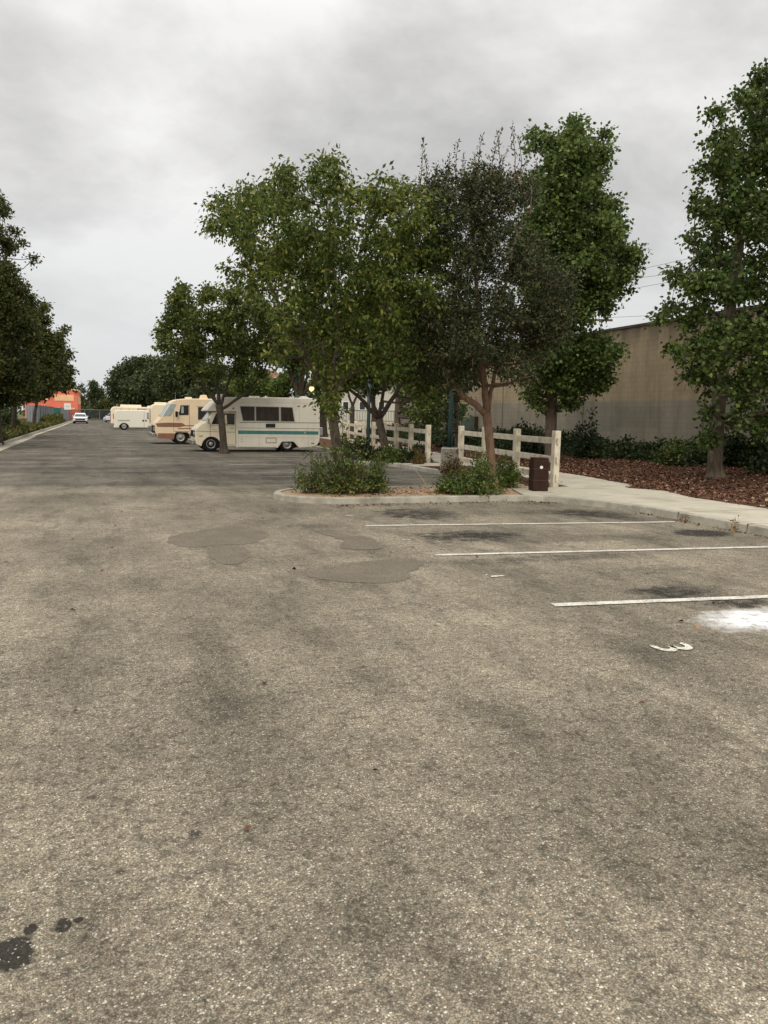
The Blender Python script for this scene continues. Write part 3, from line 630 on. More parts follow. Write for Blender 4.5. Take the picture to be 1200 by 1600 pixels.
tree('verge_tree', 'tallest of the dark olive trees overhanging the left verge, nearest the camera', 'tree', 36,
     [(-2, 690, .16), (-4, 650, .14), (-8, 620, .12)], [([(-8, 620, 0), (15, 560, 0), (20, 470, 0), (5, 380, 0)], .08, .03), ([(-8, 620, 0), (-35, 540, 0), (-40, 430, 0)], .08, .03)],
     [(-10, 320, 16), (5, 330, 10), (-25, 360, 25), (12, 385, 14), (-30, 420, 38), (10, 430, 22), (-10, 470, 40), (28, 455, 16), (-35, 530, 50), (18, 500, 32), (40, 520, 22), (-5, 570, 44), (-60, 580, 50), (30, 575, 26), (34, 378, 6), (52, 404, 6), (20, 360, 7), (45, 470, 9), (5, 612, 26), (36, 606, 22), (-30, 620, 30)],
     leafL, bark_d, L=.14, dens=2.3, per=34, sig=.2, droop=.2, wid=.3, seed=21, group=GL)
tree('verge_tree', 'middle one of the dark olive trees along the left verge', 'tree', 48,
     [(20, 680, .16), (22, 650, .14), (24, 625, .12)], [([(24, 625, 0), (40, 590, 0), (55, 530, 0)], .08, .03), ([(24, 625, 0), (10, 590, 0), (5, 530, 0)], .08, .03)],
     [(42, 492, 18), (62, 500, 12), (58, 530, 24), (78, 540, 16), (60, 565, 26), (84, 570, 17), (40, 590, 26), (72, 592, 20), (10, 560, 30), (15, 600, 20), (70, 478, 7), (25, 500, 20), (45, 612, 18), (66, 608, 16), (88, 590, 14)],
     leafL, bark_d, L=.17, dens=2.2, per=32, sig=.26, droop=.2, wid=.32, seed=22, group=GL)
tree('verge_tree', 'smallest and farthest of the dark olive trees, beside the grey metal fence', 'tree', 62,
     [(52, 668, .15), (54, 645, .13), (58, 628, .11)], [([(58, 628, 0), (75, 600, 0), (88, 570, 0)], .07, .03), ([(58, 628, 0), (45, 600, 0)], .07, .03)],
     [(86, 535, 12), (94, 525, 6), (100, 552, 11), (88, 572, 18), (106, 580, 9), (74, 595, 16), (96, 598, 13), (108, 600, 7), (55, 590, 16), (100, 515, 5)],
     leafL, bark_d, L=.24, dens=1.3, per=22, sig=.32, droop=.2, wid=.32, seed=23, group=GL)
# trees between path and wall, behind the far fence
GP = 'slim trees behind the rail fences'
tree('slim_tree', 'slim tree with dark red-brown forked trunk behind the far end of the rail fence', 'tree', 47,
     [(551, 690, .16), (550, 650, .14), (551, 635, .13)], [([(551, 635, 0), (543, 610, 0), (535, 580, 0)], .08, .03), ([(551, 635, 0), (560, 612, 0), (568, 580, 0)], .08, .03)],
     [(540, 585, 20), (565, 580, 22), (555, 560, 24), (530, 610, 9), (575, 600, 12)], leafY, bark_d, L=.2, dens=.8, per=20, sig=.25, seed=31, group=GP)
tree('slim_tree', 'slim dark-trunked tree beside the second green lamp post', 'tree', 42,
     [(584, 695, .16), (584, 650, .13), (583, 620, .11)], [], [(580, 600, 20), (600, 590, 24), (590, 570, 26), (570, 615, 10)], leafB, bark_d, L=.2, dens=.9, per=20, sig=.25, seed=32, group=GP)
tree('slim_tree', 'light green bushy tree filling the gap right of the forked camphor trunk', 'tree', 37,
     [(620, 700, .2), (621, 650, .15), (622, 620, .13)], [([(622, 640, 0), (650, 610, 0), (670, 590, 0)], .06, .03)],
     [(640, 610, 24), (665, 620, 24), (690, 610, 26), (660, 650, 18), (685, 650, 22), (640, 590, 20), (715, 600, 18), (650, 670, 10), (720, 640, 14), (630, 640, 8)], leafY, bark_g, L=.19, dens=.75, per=20, sig=.25, seed=33, group=GP)
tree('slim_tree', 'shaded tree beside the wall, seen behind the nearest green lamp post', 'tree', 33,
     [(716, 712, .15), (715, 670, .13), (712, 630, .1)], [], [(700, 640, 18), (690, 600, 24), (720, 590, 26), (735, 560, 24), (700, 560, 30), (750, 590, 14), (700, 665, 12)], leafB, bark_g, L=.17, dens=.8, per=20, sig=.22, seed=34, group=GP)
# background trees
GB = 'dense trees beyond the parked motorhomes'
BT = [('dense round tree on the left of the group beyond the cream van', 118, 205, 655, [(190, 590, 17), (210, 575, 18), (235, 572, 16), (185, 615, 14), (215, 605, 24), (240, 600, 22), (200, 630, 14), (177, 600, 8), (230, 625, 16)], leafB),
      ('broad dense tree directly above the tan motorhome', 92, 275, 655, [(250, 580, 20), (275, 572, 22), (305, 580, 24), (330, 590, 26), (265, 605, 24), (300, 610, 24), (335, 615, 22), (250, 625, 16), (225, 600, 16)], leafB),
      ('dark green tree between the tan motorhome and the camper roof', 70, 345, 660, [(330, 600, 18), (355, 605, 18), (380, 612, 14), (345, 620, 14), (310, 615, 14)], leafB),
      ('light green tree below the red-tiled house', 62, 400, 660, [(385, 585, 16), (410, 592, 13), (400, 606, 18), (370, 600, 14), (430, 612, 14), (385, 618, 12)], leafY),
      ('light green tree left of the lit globe lamp', 58, 440, 665, [(440, 600, 14), (455, 590, 15), (440, 618, 12), (470, 610, 14), (470, 575, 12)], leafY),
      ('round bright bush-like tree behind the lit globe lamp', 56, 505, 668, [(495, 600, 12), (515, 595, 14), (500, 625, 13), (522, 620, 11), (482, 625, 10)], leafY),
      ('tall dark tree half hidden behind the big camphor tree', 52, 470, 665, [(450, 560, 20), (480, 550, 26), (470, 520, 26), (505, 560, 20), (440, 540, 16)], leafB)]
for i, (lb, D, px, py, bl, lm) in enumerate(BT):
    tree('background_tree', lb, 'tree', D, [(px, py, .3), (px, py - 25, .25), (px, py - 45, .2)], [], bl, lm, bark_d, L=.0032 * D + .05, dens=(60 / D) ** 1.1 * .95, per=22, sig=.0048 * D, seed=40 + i, group=GB, base_z=0, shell=.5)
GF = 'far trees closing the end of the street'
FT = [('pointed dark conifer directly right of the coral building', 190, 129, 655, [(129, 610, 4), (129, 622, 5), (130, 635, 6), (128, 603, 2), (136, 630, 6)], leafB),
      ('tallest feathery tree at the end of the street', 200, 147, 656, [(147, 605, 7), (143, 618, 8), (152, 615, 8), (147, 630, 10), (160, 620, 6), (146, 599, 4), (160, 610, 4)], leafB),
      ('yellowing low tree at the far end near the parked white hatchback', 170, 163, 656, [(155, 638, 8), (165, 630, 9), (172, 640, 9), (160, 645, 8), (176, 625, 6)], leafL),
      ('low shadowy tree behind the chain-link gate', 175, 140, 656, [(137, 642, 7), (148, 645, 7), (130, 645, 5), (158, 650, 5)], leafB),
      ('thin top of a far tree over the coral building', 230, 112, 650, [(112, 604, 4), (100, 607, 4), (120, 606, 3), (90, 606, 4)], leafB)]
for i, (lb, D, px, py, bl, lm) in enumerate(FT):
    tree('far_tree', lb, 'tree', D, [(px, py, .3), (px, py - 15, .25), (px, py - 30, .15)], [], bl, lm, bark_d, L=.45, dens=.35, per=24, sig=.55, seed=60 + i, group=GF, base_z=0, twigs=False, shell=.2)
# a continuous dark treeline so no bare horizon shows
ww = []
for i in range(900):
    a = R(random.uniform(-25, 75)); d_ = random.uniform(230, 330); hgt = 3 + 3.5 * abs(math.sin(a * 9)) ** .7 * random.uniform(.5, 1)
    ww.append((d_ * math.sin(a), d_ * math.cos(a), random.uniform(.5, hgt)))
p, d, nr, LL = leaf_cloud(np.array(ww), 22, 1.7, 1.0, .2, .4)
tag(quads('far_woodland', p, d, nr, LL, LL * .4, leafB), 'hazy dark band of far trees on the horizon', 'woodland', kind='stuff')

# ------------------------------------------------------------ shrubs
def shrub(name, label, cx, cy, rx, ry, h, m, n=60, per=26, L=.07, stems=14, seed=1, spiky=.5, z0=.1, cat='shrub', group=None, extra=None, sig=.07):
    rr = random.Random(seed); root = thing(name, (cx, cy, z0), label, cat, group); mb = MB(); cl = []
    for i in range(stems):
        a = rr.uniform(0, 2 * math.pi); q = rr.random() ** .6; ex = cx + math.cos(a) * rx * q; ey = cy + math.sin(a) * ry * q
        hh = h * (1 - .55 * q ** 2) * rr.uniform(.45, 1.05 + spiky * .3); p0 = Vector((cx + (ex - cx) * .35, cy + (ey - cy) * .35, z0 - .03)); p2 = Vector((ex, ey, z0 + hh))
        p1 = p0.lerp(p2, .5) + Vector((rr.uniform(-.06, .06), rr.uniform(-.06, .06), .05)); mb.tube([p0, p1, p2], [.009, .006, .003], 5)
        kk = max(3, n // stems)
        for j in range(kk):
            t = .15 + .85 * (j + rr.random()) / kk; b = p0.lerp(p1, t * 2) if t < .5 else p1.lerp(p2, t * 2 - 1)
            cl.append((b.x + rr.gauss(0, .05), b.y + rr.gauss(0, .05), b.z + rr.gauss(0, .03)))
    for i in range(int(n * .4)):
        a = rr.uniform(0, 2 * math.pi); q = rr.random() ** .5; z = z0 + h * .75 * (1 - q ** 2 * .8) * rr.random()
        cl.append((cx + math.cos(a) * rx * q, cy + math.sin(a) * ry * q, z + .04))
    mb.build('stems', bark_d if m is not leafR else straw, root)
    p, d, nr, LL = leaf_cloud(np.array(cl), per, sig, L, 0, .35, 1.0); ok = p[:, 2] > z0; quads('foliage', p[ok], d[ok], nr[ok], LL[ok], LL[ok] * .3, m, root)
    if extra:
        p, d, nr, LL = leaf_cloud(np.array(cl)[::extra[1]], per // 2, sig * 1.3, L, 0, .2, 1.6); ok = p[:, 2] > z0; quads('dry_foliage', p[ok], d[ok], nr[ok], LL[ok], LL[ok] * .25, extra[0], root)
    return root
def gp(px, D): v = atD(px, 700, D); return v.x, v.y
x, y = gp(538, 15.5); shrub('island_shrub', 'large ragged green shrub with browning stalks around the island camphor trunk', x, y, .74, .5, 1.0, leafS, 230, 17, .05, 75, 1, 1.5, extra=(leafR, 3))
x, y = gp(487, 15.5); shrub('island_shrub', 'wispy leaning shrub at the left tip of the island', x, y, .45, .35, .72, leafS, 80, 14, .05, 22, 2, 1.6, extra=(leafR, 9))
x, y = gp(588, 15.8); shrub('island_shrub', 'low leafy shrub on the right side of the large ragged one', x, y, .3, .35, .8, leafS, 90, 16, .055, 18, 3, 1.2)
x, y = gp(748, 15.8); shrub('island_shrub', 'dense round green shrub at the foot of the reddish trunk', x, y, .6, .5, .66, leafS, 210, 22, .055, 34, 4, .9)
x, y = gp(705, 15.9); shrub('island_shrub', 'straggling low shrub on the bare soil left of the dense round one', x, y, .3, .3, .42, leafS, 60, 16, .06, 12, 5, .8)
x, y = gp(790, 17.6); shrub('island_shrub', 'soft yellow-green shrub beside the brown bin', x, y, .42, .4, .72, leafY, 120, 18, .055, 20, 6, .8)
x, y = gp(708, 20.3); shrub('climbing_weed', 'tall thin brownish weed climbing the concrete lamp base', x, y, .32, .2, .75, leafR, 60, 14, .06, 16, 7, .5, cat='weed')
for i, (px, D, rx, h, lb) in enumerate(((570, 27.5, .8, .75, 'dark rounded bush left of the forked camphor trunk'), (640, 26.6, .8, .6, 'dark low bush right of the forked camphor trunk'), (545, 30, .7, .8, 'leafy bush just left of the far rail fence'), (612, 26.2, .5, .5, 'small bush at the foot of the forked camphor trunk'))):
    x, y = gp(px, D); shrub('planter_bush', lb, x, y, rx, rx * .8, h, leafI if i in (0, 1) else leafS, 150, 20, .08, 16, 20 + i, .4)
x, y = gp(654, 25.4); shrub('dry_weed', 'yellowish dry weed by the first post of the far fence', x, y, .25, .2, .5, leafR, 40, 12, .07, 12, 30, .5, cat='weed')
x, y = gp(672, 25.2)
for i, (px, py, lb) in enumerate(((1147, 832, 'spindly weed growing in the pavement kerb joint, the tallest one'), (1068, 814, 'tiny dry tuft in the kerb gutter'))):
    x, y = g(px, py); shrub('kerb_weed', lb, x, y, .07 + .03 * i, .06, .26 if i == 0 else .05, leafR, 9, 5, .028, 5, 33 + i, .5, z0=.0, cat='weed', sig=.03)
# dry arching stalk on the island
dr = thing('dry_stalk', (*g(672, 777, .1), .1), 'single pale dry stalk leaning left over bare island soil', 'weed')
a = g(672, 777, .1); mb = MB()
pp = [atD(672, 776, 15.6), atD(668, 763, 15.6), atD(660, 748, 15.7), atD(648, 733, 15.8)]; pp[0].z = .09; mb.tube(pp, [.008, .007, .006, .003], 6)
for k in range(10):
    t = pp[0].lerp(pp[2], .2 + k * .08); mb.tube([t, t + Vector((random.uniform(-.12, .12), random.uniform(-.1, .1), random.uniform(.02, .1)))], [.003, .001], 4)
mb.build('stalk', straw, dr)

def scatter(name, label, cat, pts, m, L, up=.0, wid=.35, tilt=.4):
    p = np.array(pts); n = len(p); d = RNG.normal(size=(n, 3)); d[:, 2] = np.abs(d[:, 2]) * up + (RNG.normal(size=n) * .15 if up == 0 else .3 * up); d = unit(d)
    nr = unit(RNG.normal(size=(n, 3)) * tilt + np.array([0, 0, 1])); nr = unit(nr - d * np.sum(nr * d, axis=1)[:, None]); LL = L * RNG.uniform(.5, 1.4, n)
    return tag(quads(name, p, d, nr, LL, LL * wid, m, fold=.6), label, cat, kind='stuff')
pts = []
while len(pts) < 42000:
    y = random.uniform(4, 45); x = left_edge(y) + (19.5 - left_edge(y)) * random.random() ** 1.1
    if y > 25 and random.random() < .6: continue
    pts.append((x, y, bedz(x, y) + random.uniform(-.01, .05)))
scatter('leaf_litter', 'reddish brown fallen leaves covering the bed below the wall', 'leaf litter', pts, dryl, .068)
pts = [(random.uniform(4.2, 8.4), random.uniform(14.1, 15.9), .105 + random.random() * .015) for _ in range(700)]
pts += [(random.uniform(9.5, 10.6), random.uniform(16, 22), .12 + random.random() * .02) for _ in range(900)] + [(random.uniform(8.7, 10.6), random.uniform(24.3, 30), .12 + random.random() * .02) for _ in range(1600)]
scatter('island_leaf_litter', 'scattered dry leaves and twigs on the island soil', 'leaf litter', pts, dryl, .05)
pts = [(random.gauss(8.25, .25), random.gauss(13.25, .12), .012) for _ in range(60)] + [(random.uniform(4, 9), 13.5 + random.gauss(0, .12), .012) for _ in range(220)] + [(9.05 + random.gauss(0, .06), random.uniform(5, 11.5), .012) for _ in range(160)] \
    + [(random.uniform(-3, 9), random.uniform(2, 14), .01) for _ in range(60)]
scatter('gutter_leaves', 'few dry leaves blown along the kerb foot', 'leaf litter', pts, dryl, .045)
# ivy along the foot of the wall
cl = []
for _ in range(3800):
    y = random.uniform(5, 54); t = random.random(); hh = .34 + .30 * math.sin(y * 1.3) ** 2 + .16 * math.sin(y * .41 + 1) + .12 * math.sin(y * 3.7)
    x = 20.1 - 2.9 * t * (1 + .22 * math.sin(y * 1.7) + .15 * math.sin(y * 4.1)) - (1.0 if y > 25 else 0) * t; cl.append((x, y, bedz(x, y) + hh * (1 - t ** 3) * random.uniform(.35, 1) + .05))
p, d, nr, LL = leaf_cloud(np.array(cl), 22, .13, .11, 0, .5, .8)
tag(quads('ivy_ground_cover', p, d, nr, LL, LL * .42, leafI), 'dark ivy and low shrubs massed along the foot of the wall', 'ivy', kind='stuff')
for i, (px, D, h, lb) in enumerate(((918, 28, 1.35, 'dark shrub with a raised sprig against the wall behind the fence end'), (1145, 23.5, 1.3, 'upright leafy shrub against the wall right of the tall trunk'), (1185, 23, 1.4, 'dim feathery shrub at the right edge against the wall'), (1056, 24.6, .85, 'pale-tipped shrub in the middle of the ivy'), (822, 30, 1.1, 'small shrub between the rails of the near fence'))):
    x, y = gp(px, D); shrub('wall_shrub', lb, x, y, .6, .5, h, leafI if i != 3 else leafS, 80, 18, .11, 12, 50 + i, 1.0, z0=.25, sig=.12)
# left verge growth
pts = []
for _ in range(70000):
    y = random.uniform(18, 120); x = -4.35 - abs(random.gauss(0, 1.6)) if random.random() < .7 else -4.35 - random.uniform(0, 7); pts.append((x, y, .1 + random.random() ** 2 * .25))
for _ in range(5000):
    y = random.uniform(82, 118); x = -4.5 - random.uniform(0, .7); pts.append((x, y, .1 + random.random() * 1.0 * (1 - (x + 4.5) ** 2)))
scatter('verge_weeds', 'weedy grass with dry yellow patches along the left kerb', 'weeds', pts, weedm, .30, 1.8, .16, .8)
for i, (px, D, rx, h, lb) in enumerate(((8, 40, 2.2, 2.6, 'tall dark shrub on the verge at the left edge'), (30, 46, 2.0, 2.4, 'dark shrub second from the left edge on the verge'), (46, 54, 1.6, 2.0, 'dark shrub just left of the grey metal fence'), (-5, 33, 1.4, 1.0, 'yellow-green low shrub at the left edge beside the kerb'), (84, 84, 1.0, 1.35, 'dry bushy weeds against the grey metal fence'), (96, 98, .8, 1.0, 'yellow dry bush before the teal fence panel'))):
    x, y = gp(px, D); x = min(x, -5.0 - rx * .95)
    shrub('verge_shrub', lb, x, y, rx, rx, h, [leafB, leafB, leafB, leafY, weedm, weedm][i], 330, 24, .16, 22, 70 + i, .5, sig=.2)

# ------------------------------------------------------------ rail fences
def rail_fence(label, posts, hid=()):
    root = thing('rail_fence', (posts[0][0], posts[0][1], .12), label, 'fence', 'cream three-rail fences')
    for i, (x, y) in enumerate(posts):
        a = math.atan2(posts[min(i + 1, len(posts) - 1)][1] - posts[max(0, i - 1)][1], posts[min(i + 1, len(posts) - 1)][0] - posts[max(0, i - 1)][0])
        lx, ly = random.uniform(-.015, .015), random.uniform(-.015, .015)
        MB().tube([(x, y, .05), (x + lx, y + ly, 1.40)], .075 * 2 ** .5, 4).build('post', fence_w, root, bevel=.012).rotation_euler = (0, 0, 0)
    for i in range(len(posts) - 1):
        (x0, y0), (x1, y1) = posts[i], posts[i + 1]
        for z in (.34, .74, 1.17):
            e = .14 if i == 0 else 0
            d = Vector((x1 - x0, y1 - y0, 0)).normalized(); s_ = random.uniform(-.015, .015)
            MB().bar(Vector((x0, y0, z)) - d * e, Vector((x1, y1, z + s_)) - d * .0, .04, .145).build('rail', fence_w, root, bevel=.006)
    return root
rail_fence('nearer cream three-rail fence ending beside the brown bin', [(9.75, 15.2), (10.15, 17.65), (10.5, 20.05), (10.86, 22.4)])
rail_fence('farther and longer cream three-rail fence receding behind the camphor trunks', [(10.5 + 2.9 * k / 8, 24.2 + 19.4 * k / 8) for k in range(9)])

# ------------------------------------------------------------ bin, lamp bases, posts
bxy = atD(843, 761, 16.9); bX, bY = 9.12, 15.3
bn = thing('litter_bin', (bX, bY, .13), 'dark brown square metal litter bin with white round sticker by the fence end', 'bin')
a = atD(826, 735, 16.6); b_ = atD(858, 735, 16.6); cxb, cyb = (a.x + b_.x) / 2, (a.y + b_.y) / 2; bn.location = (cxb, cyb, .13)
def rbox(mb, cx, cy, hw, hd, z0, z1, ang=-YAW):
    v = []
    for z in (z0, z1):
        for i, j in ((-1, -1), (1, -1), (1, 1), (-1, 1)): v.append((cx + (i * hw) * math.cos(ang) - (j * hd) * math.sin(ang), cy + (i * hw) * math.sin(ang) + (j * hd) * math.cos(ang), z))
    mb.add(v, [(0, 3, 2, 1), (4, 5, 6, 7), (0, 1, 5, 4), (1, 2, 6, 5), (2, 3, 7, 6), (3, 0, 4, 7)]); return mb
BA = R(-14)
rbox(MB(), cxb, cyb, .17, .17, .13, .80, BA).build('body', bin_m, bn, bevel=.02)
rbox(MB(), cxb, cyb, .16, .16, .80, .84, BA).build('lid', bin_m, bn, bevel=.015)
for z in (.36, .60): rbox(MB(), cxb, cyb, .174, .174, z, z + .008, BA).build('band', mat('bin_band' + str(z), (.07, .04, .03), .6), bn)
dd = Vector((math.sin(BA), -math.cos(BA), 0)); cc = Vector((cxb, cyb, .64)) + dd * .171 + Vector((math.cos(BA), math.sin(BA), 0)) * .0
MB().lathe(cc, dd, [(0, .034), (.004, .034), (.005, 0)], 18).build('sticker', signw, bn)

def lamp_post(px, D, label, base=True, top=5.2, arm=None, heavy=1):
    v = atD(px, 700, D); root = thing('lamp_post', (v.x, v.y, .12), label, 'lamp post', 'dark green lamp posts')
    z0 = .12
    if base:
        o = MB().lathe((v.x, v.y, .08), (0, 0, 1), [(0, .26), (.70, .25), (.735, .225), (.74, 0)], 28).build('concrete_base', conc_d, root, smooth=False); z0 = .80
        rbox(MB(), v.x, v.y, .13, .13, z0, z0 + .04, 0).build('base_plate', green_m, root)
    MB().tube([(v.x, v.y, z0), (v.x, v.y, z0 + .5), (v.x + .02, v.y, top)], [.075 * heavy, .065 * heavy, .05 * heavy], 12).build('pole', green_m, root, smooth=True)
    MB().lathe((v.x, v.y, top), (0, 0, 1), [(0, .05), (.05, .16), (.12, .20), (.16, .18), (.3, .05), (.34, 0)], 20).build('lamp_head', green_m, root, smooth=True)
    MB().lathe((v.x, v.y, top - .22), (0, 0, 1), [(0, 0), (.01, .1), (.22, .14), (.22, 0)], 20).build('lens', mat('frosted_lens', (.6, .6, .55), .4), root, smooth=True)
    return root, v
lamp_post(703, 22.0, 'green lamp post on a round concrete base between the two rail fences', True, 5.3)
lamp_post(575, 36, 'green lamp post seen through the far rail fence', False, 5.3, heavy=1.3)
lr, lv = lamp_post(463, 52, 'distant green lamp post carrying a lit globe on a side arm', False, 6.0, heavy=1.2)
gl, gt, gb = newmat('lit_globe'); em = N(gt, 'ShaderNodeEmission', {0: (1, .70, .34, 1), 1: 1.7}); gt.links.new(em.outputs[0], gt.nodes['Material Output'].inputs[0])
gc = atD(487, 607.5, 51.5)
ar = MB().tube([(lv.x, lv.y, gc.z + .5), ((lv.x + gc.x) / 2, (lv.y + gc.y) / 2, gc.z + .62), (gc.x, gc.y, gc.z + .5), (gc.x, gc.y, gc.z + .18)], .025, 8).build('side_arm', green_m, lr)
MB().lathe(gc - Vector((0, 0, .21)), (0, 0, 1), [(0, .0)] + [(.21 - .17 * math.cos(t), .17 * math.sin(t)) for t in np.linspace(.2, math.pi - .2, 9)] + [(.38, 0)], 20).build('globe', gl, lr, smooth=True)

ub = thing('utility_cabinet', (0, 0, 0), 'grey-green utility cabinet on the wall behind the near fence', 'utility box')
w0 = 20.4; yy = 41.0
v = atD(732, 660, 38); ub.location = (20.1, v.y + .4, 1.2); uy = v.y + .4
def onX(px, py, X):
    d = ray(px, py); t = X / d.x; return (d.y * t, H + d.z * t)
(y0, z0), (y1, z1) = onX(721, 652, 20.0), onX(736, 672, 20.0)
ub.location = (20.2, (y0 + y1) / 2, z1)
bx(19.95, 20.395, y1, y0, z1 - .5, z0).build('cabinet_body', utilg, ub, bevel=.02)
bx(19.935, 19.95, y1 + .1, y0 - .1, z1 - .4, z0 - .1).build('door', utilg, ub)
mt = thing('meter_box', (20.3, onX(744, 668, 20.4)[0], 1), 'small brown meter box on the wall beside the utility cabinet', 'meter')
ym = onX(744, 668, 20.4)[0]; bx(20.2, 20.395, ym - .25, ym + .25, .9, 1.75).build('case', bin_m, mt, bevel=.02); MB().tube([(20.3, ym, 1.75), (20.3, ym, 2.9)], .03, 8).build('conduit', metalg, mt)

# ------------------------------------------------------------ block wall of the building on the right
def wall_mat():
    m, t, b = newmat('painted_block_wall')
    P = N(t, 'ShaderNodeNewGeometry').outputs['Position']; s = N(t, 'ShaderNodeSeparateXYZ', {0: P})
    uv = N(t, 'ShaderNodeCombineXYZ', {0: s.outputs[1], 1: s.outputs[2], 2: 0.0}).outputs[0]
    br = N(t, 'ShaderNodeTexBrick', {'Vector': uv, 'Color1': (.0, .0, .0, 1), 'Color2': (1, 1, 1, 1), 'Mortar': (.5, .5, .5, 1), 'Scale': 1.0, 'Mortar Size': .012, 'Brick Width': .4, 'Row Height': .2, 'Mortar Smooth': .2})
    up = mix(t, br.outputs['Color'], (.385, .303, .193, 1), (.415, .33, .215, 1))
    lo = mix(t, br.outputs['Color'], (.292, .264, .205, 1), (.305, .277, .217, 1))
    nz = noise(t, .8, 4, .6, P).outputs['Fac']
    zb = rng(t, math_(t, 'ADD', s.outputs[2], math_(t, 'MULTIPLY', nz, .12)), 2.45, 2.62)
    c = mix(t, zb, lo, up)
    # rollered squares where the paint was touched up
    v = N(t, 'ShaderNodeTexVoronoi', {'Vector': N(t, 'ShaderNodeMapping', {0: uv, 'Scale': (.28, .75, 1)}).outputs[0], 'Scale': 1.0, 'Randomness': .6}, distance='CHEBYCHEV')
    sv = N(t, 'ShaderNodeSeparateColor', {0: v.outputs['Color']}).outputs[0]
    tn = rng(t, sv, 0, 1, .86, 1.1); c = mix(t, 1, c, N(t, 'ShaderNodeCombineXYZ', {0: tn, 1: tn, 2: tn}).outputs[0], 'MULTIPLY')
    n1_ = noise(t, 1.6, 7, .62, N(t, 'ShaderNodeMapping', {0: P, 'Scale': (1, 1.6, .25)}).outputs[0]).outputs['Fac']
    n2_ = noise(t, .5, 5, .6, P).outputs['Fac']
    c = mix(t, rng(t, n1_, .42, .72, 0, .5), c, (.14, .115, .08, 1)); c = mix(t, rng(t, n2_, .45, .7, 0, .35), c, (.15, .135, .11, 1))
    # run-off staining under the coping
    run = math_(t, 'MULTIPLY', rng(t, s.outputs[2], 4.45, 5.45), rng(t, n1_, .25, .6, .35, 1)); c = mix(t, math_(t, 'MULTIPLY', run, .85), c, (.075, .062, .045, 1))
    fr = math_(t, 'MULTIPLY', br.outputs['Fac'], .2); c = mix(t, fr, c, (.11, .095, .07, 1))
    t.links.new(c, b.inputs['Base Color']); b.inputs['Roughness'].default_value = .93; b.inputs['Specular IOR Level'].default_value = .1
    hb = math_(t, 'SUBTRACT', 1.0, br.outputs['Fac']); bp = N(t, 'ShaderNodeBump', {'Strength': .5, 'Distance': .01, 'Height': hb}); t.links.new(bp.outputs[0], b.inputs['Normal'])
    return m
wb = thing('block_building', (25, 30, 0), 'windowless tan and grey block building behind the trees on the right', 'building')
bx(20.4, 34, 2, 52, -.3, 5.40).build('wall', wall_mat(), wb)
bx(20.36, 34.04, 1.96, 52.04, 5.40, 5.50).build('coping', mat('dark_coping', (.085, .07, .052), .95, .3, 3), wb)
for y in np.arange(7.5, 52, 7.4):
    bx(20.385, 20.4, y - .015, y + .015, 0, 5.38).build('expansion_joint', seam, wb)

# ------------------------------------------------------------ vehicles
def wheel(root, x, y, z, r, w, out, dish=.03):
    """axis along Y; out = -1 when the outer side faces -Y"""
    o = Vector((0, out, 0)); c = Vector((x, y, z))
    t = MB().lathe(c, o, [(-w, r * .6), (-w, r * .93), (-w * .9, r), (-w * .1, r), (0, r * .94), (.004, r * .62), (-.02, r * .58)], 32).build('tyre', black, root, smooth=True)
    MB().lathe(c, o, [(-.02, r * .6), (-.003, r * .57), (-.03, r * .5), (-.045, r * .3), (-.02, r * .27), (.015, r * .2), (.022, r * .12), (.022, 0)], 28).build('rim', rim_m, t, smooth=True)
def yplane(Y): return lambda px, py: onY(px, py, Y)
def panel(root, name, pts, Y, depth, m, bevel=0, label=None): return MB().prismY(pts, Y - depth, Y + .03).build(name, m, root, bevel=bevel, label=label)

# camper (class C) --------------------------------------------------------
Y0 = 34.3; q = yplane(Y0); Wd = 2.05
rv = thing('camper_van', (7, Y0 + 1, 0), 'small cream camper with teal stripe and cab, parked behind a slim tree', 'camper')
coach = [q(*p) for p in [(323, 642.3), (323.5, 640.2), (328, 635), (334, 629.5), (340, 625), (347, 621.8), (358, 620.5), (420, 621), (480, 621.8), (491, 622.6), (496, 625), (499, 630), (500, 638), (500, 683), (499, 690), (495, 696.5), (486, 699), (467, 700), (464, 696), (459, 690.5), (441, 690.5), (437, 696), (434, 700.5), (369.5, 699.5), (369.5, 643.5)]]
MB().prismY(coach, Y0, Y0 + Wd).build('coach_body', white_rv, rv, bevel=.035)
q2 = yplane(Y0 + .12)
arch = [q2(330.5 + 15.5 * math.cos(a), 699 - 16.5 * math.sin(a)) for a in np.linspace(.08, math.pi - .08, 12)]
cab = [q2(*p) for p in [(306, 694), (305, 683), (305, 674), (307, 669.5), (313, 664.5), (321, 659.5), (323, 657.5), (332.5, 643.8), (371, 643.8), (371, 698)]] + arch
MB().prismY(cab, Y0 + .12, Y0 + Wd - .12).build('cab_body', white_cab, rv, bevel=.03)
YC = Y0 + .12
panel(rv, 'cab_window', [q2(*p) for p in [(330.5, 662.5), (337.5, 646), (347.5, 646), (347.5, 663)]], YC, .006, glass)
panel(rv, 'cab_window', [q2(*p) for p in [(349, 646), (366.5, 646), (366.5, 663.5), (349, 663)]], YC, .006, glass)
panel(rv, 'seat_back', [q2(*p) for p in [(351, 648), (354, 648), (355, 662), (351, 662)]], YC - .003, .006, beige_rv)
for a_, b_ in (((328.5, 664.5), (328.5, 683)), ((328.5, 664.3), (367.5, 664.8)), ((367.8, 645), (368.3, 694)), ((346, 695), (367.8, 695.3)), ((306, 673.5), (367, 675.5)), ((348.2, 664), (348.4, 694))):
    A, B = q2(*a_), q2(*b_); MB().bar((A[0], YC - .001, A[1]), (B[0], YC - .001, B[1]), .008, .014).build('door_seam', seam, rv)
A = q2(363, 668.5); bx(A[0] - .08, A[0] + .06, YC - .03, YC, A[1] - .015, A[1] + .015).build('door_handle', chrome, rv)
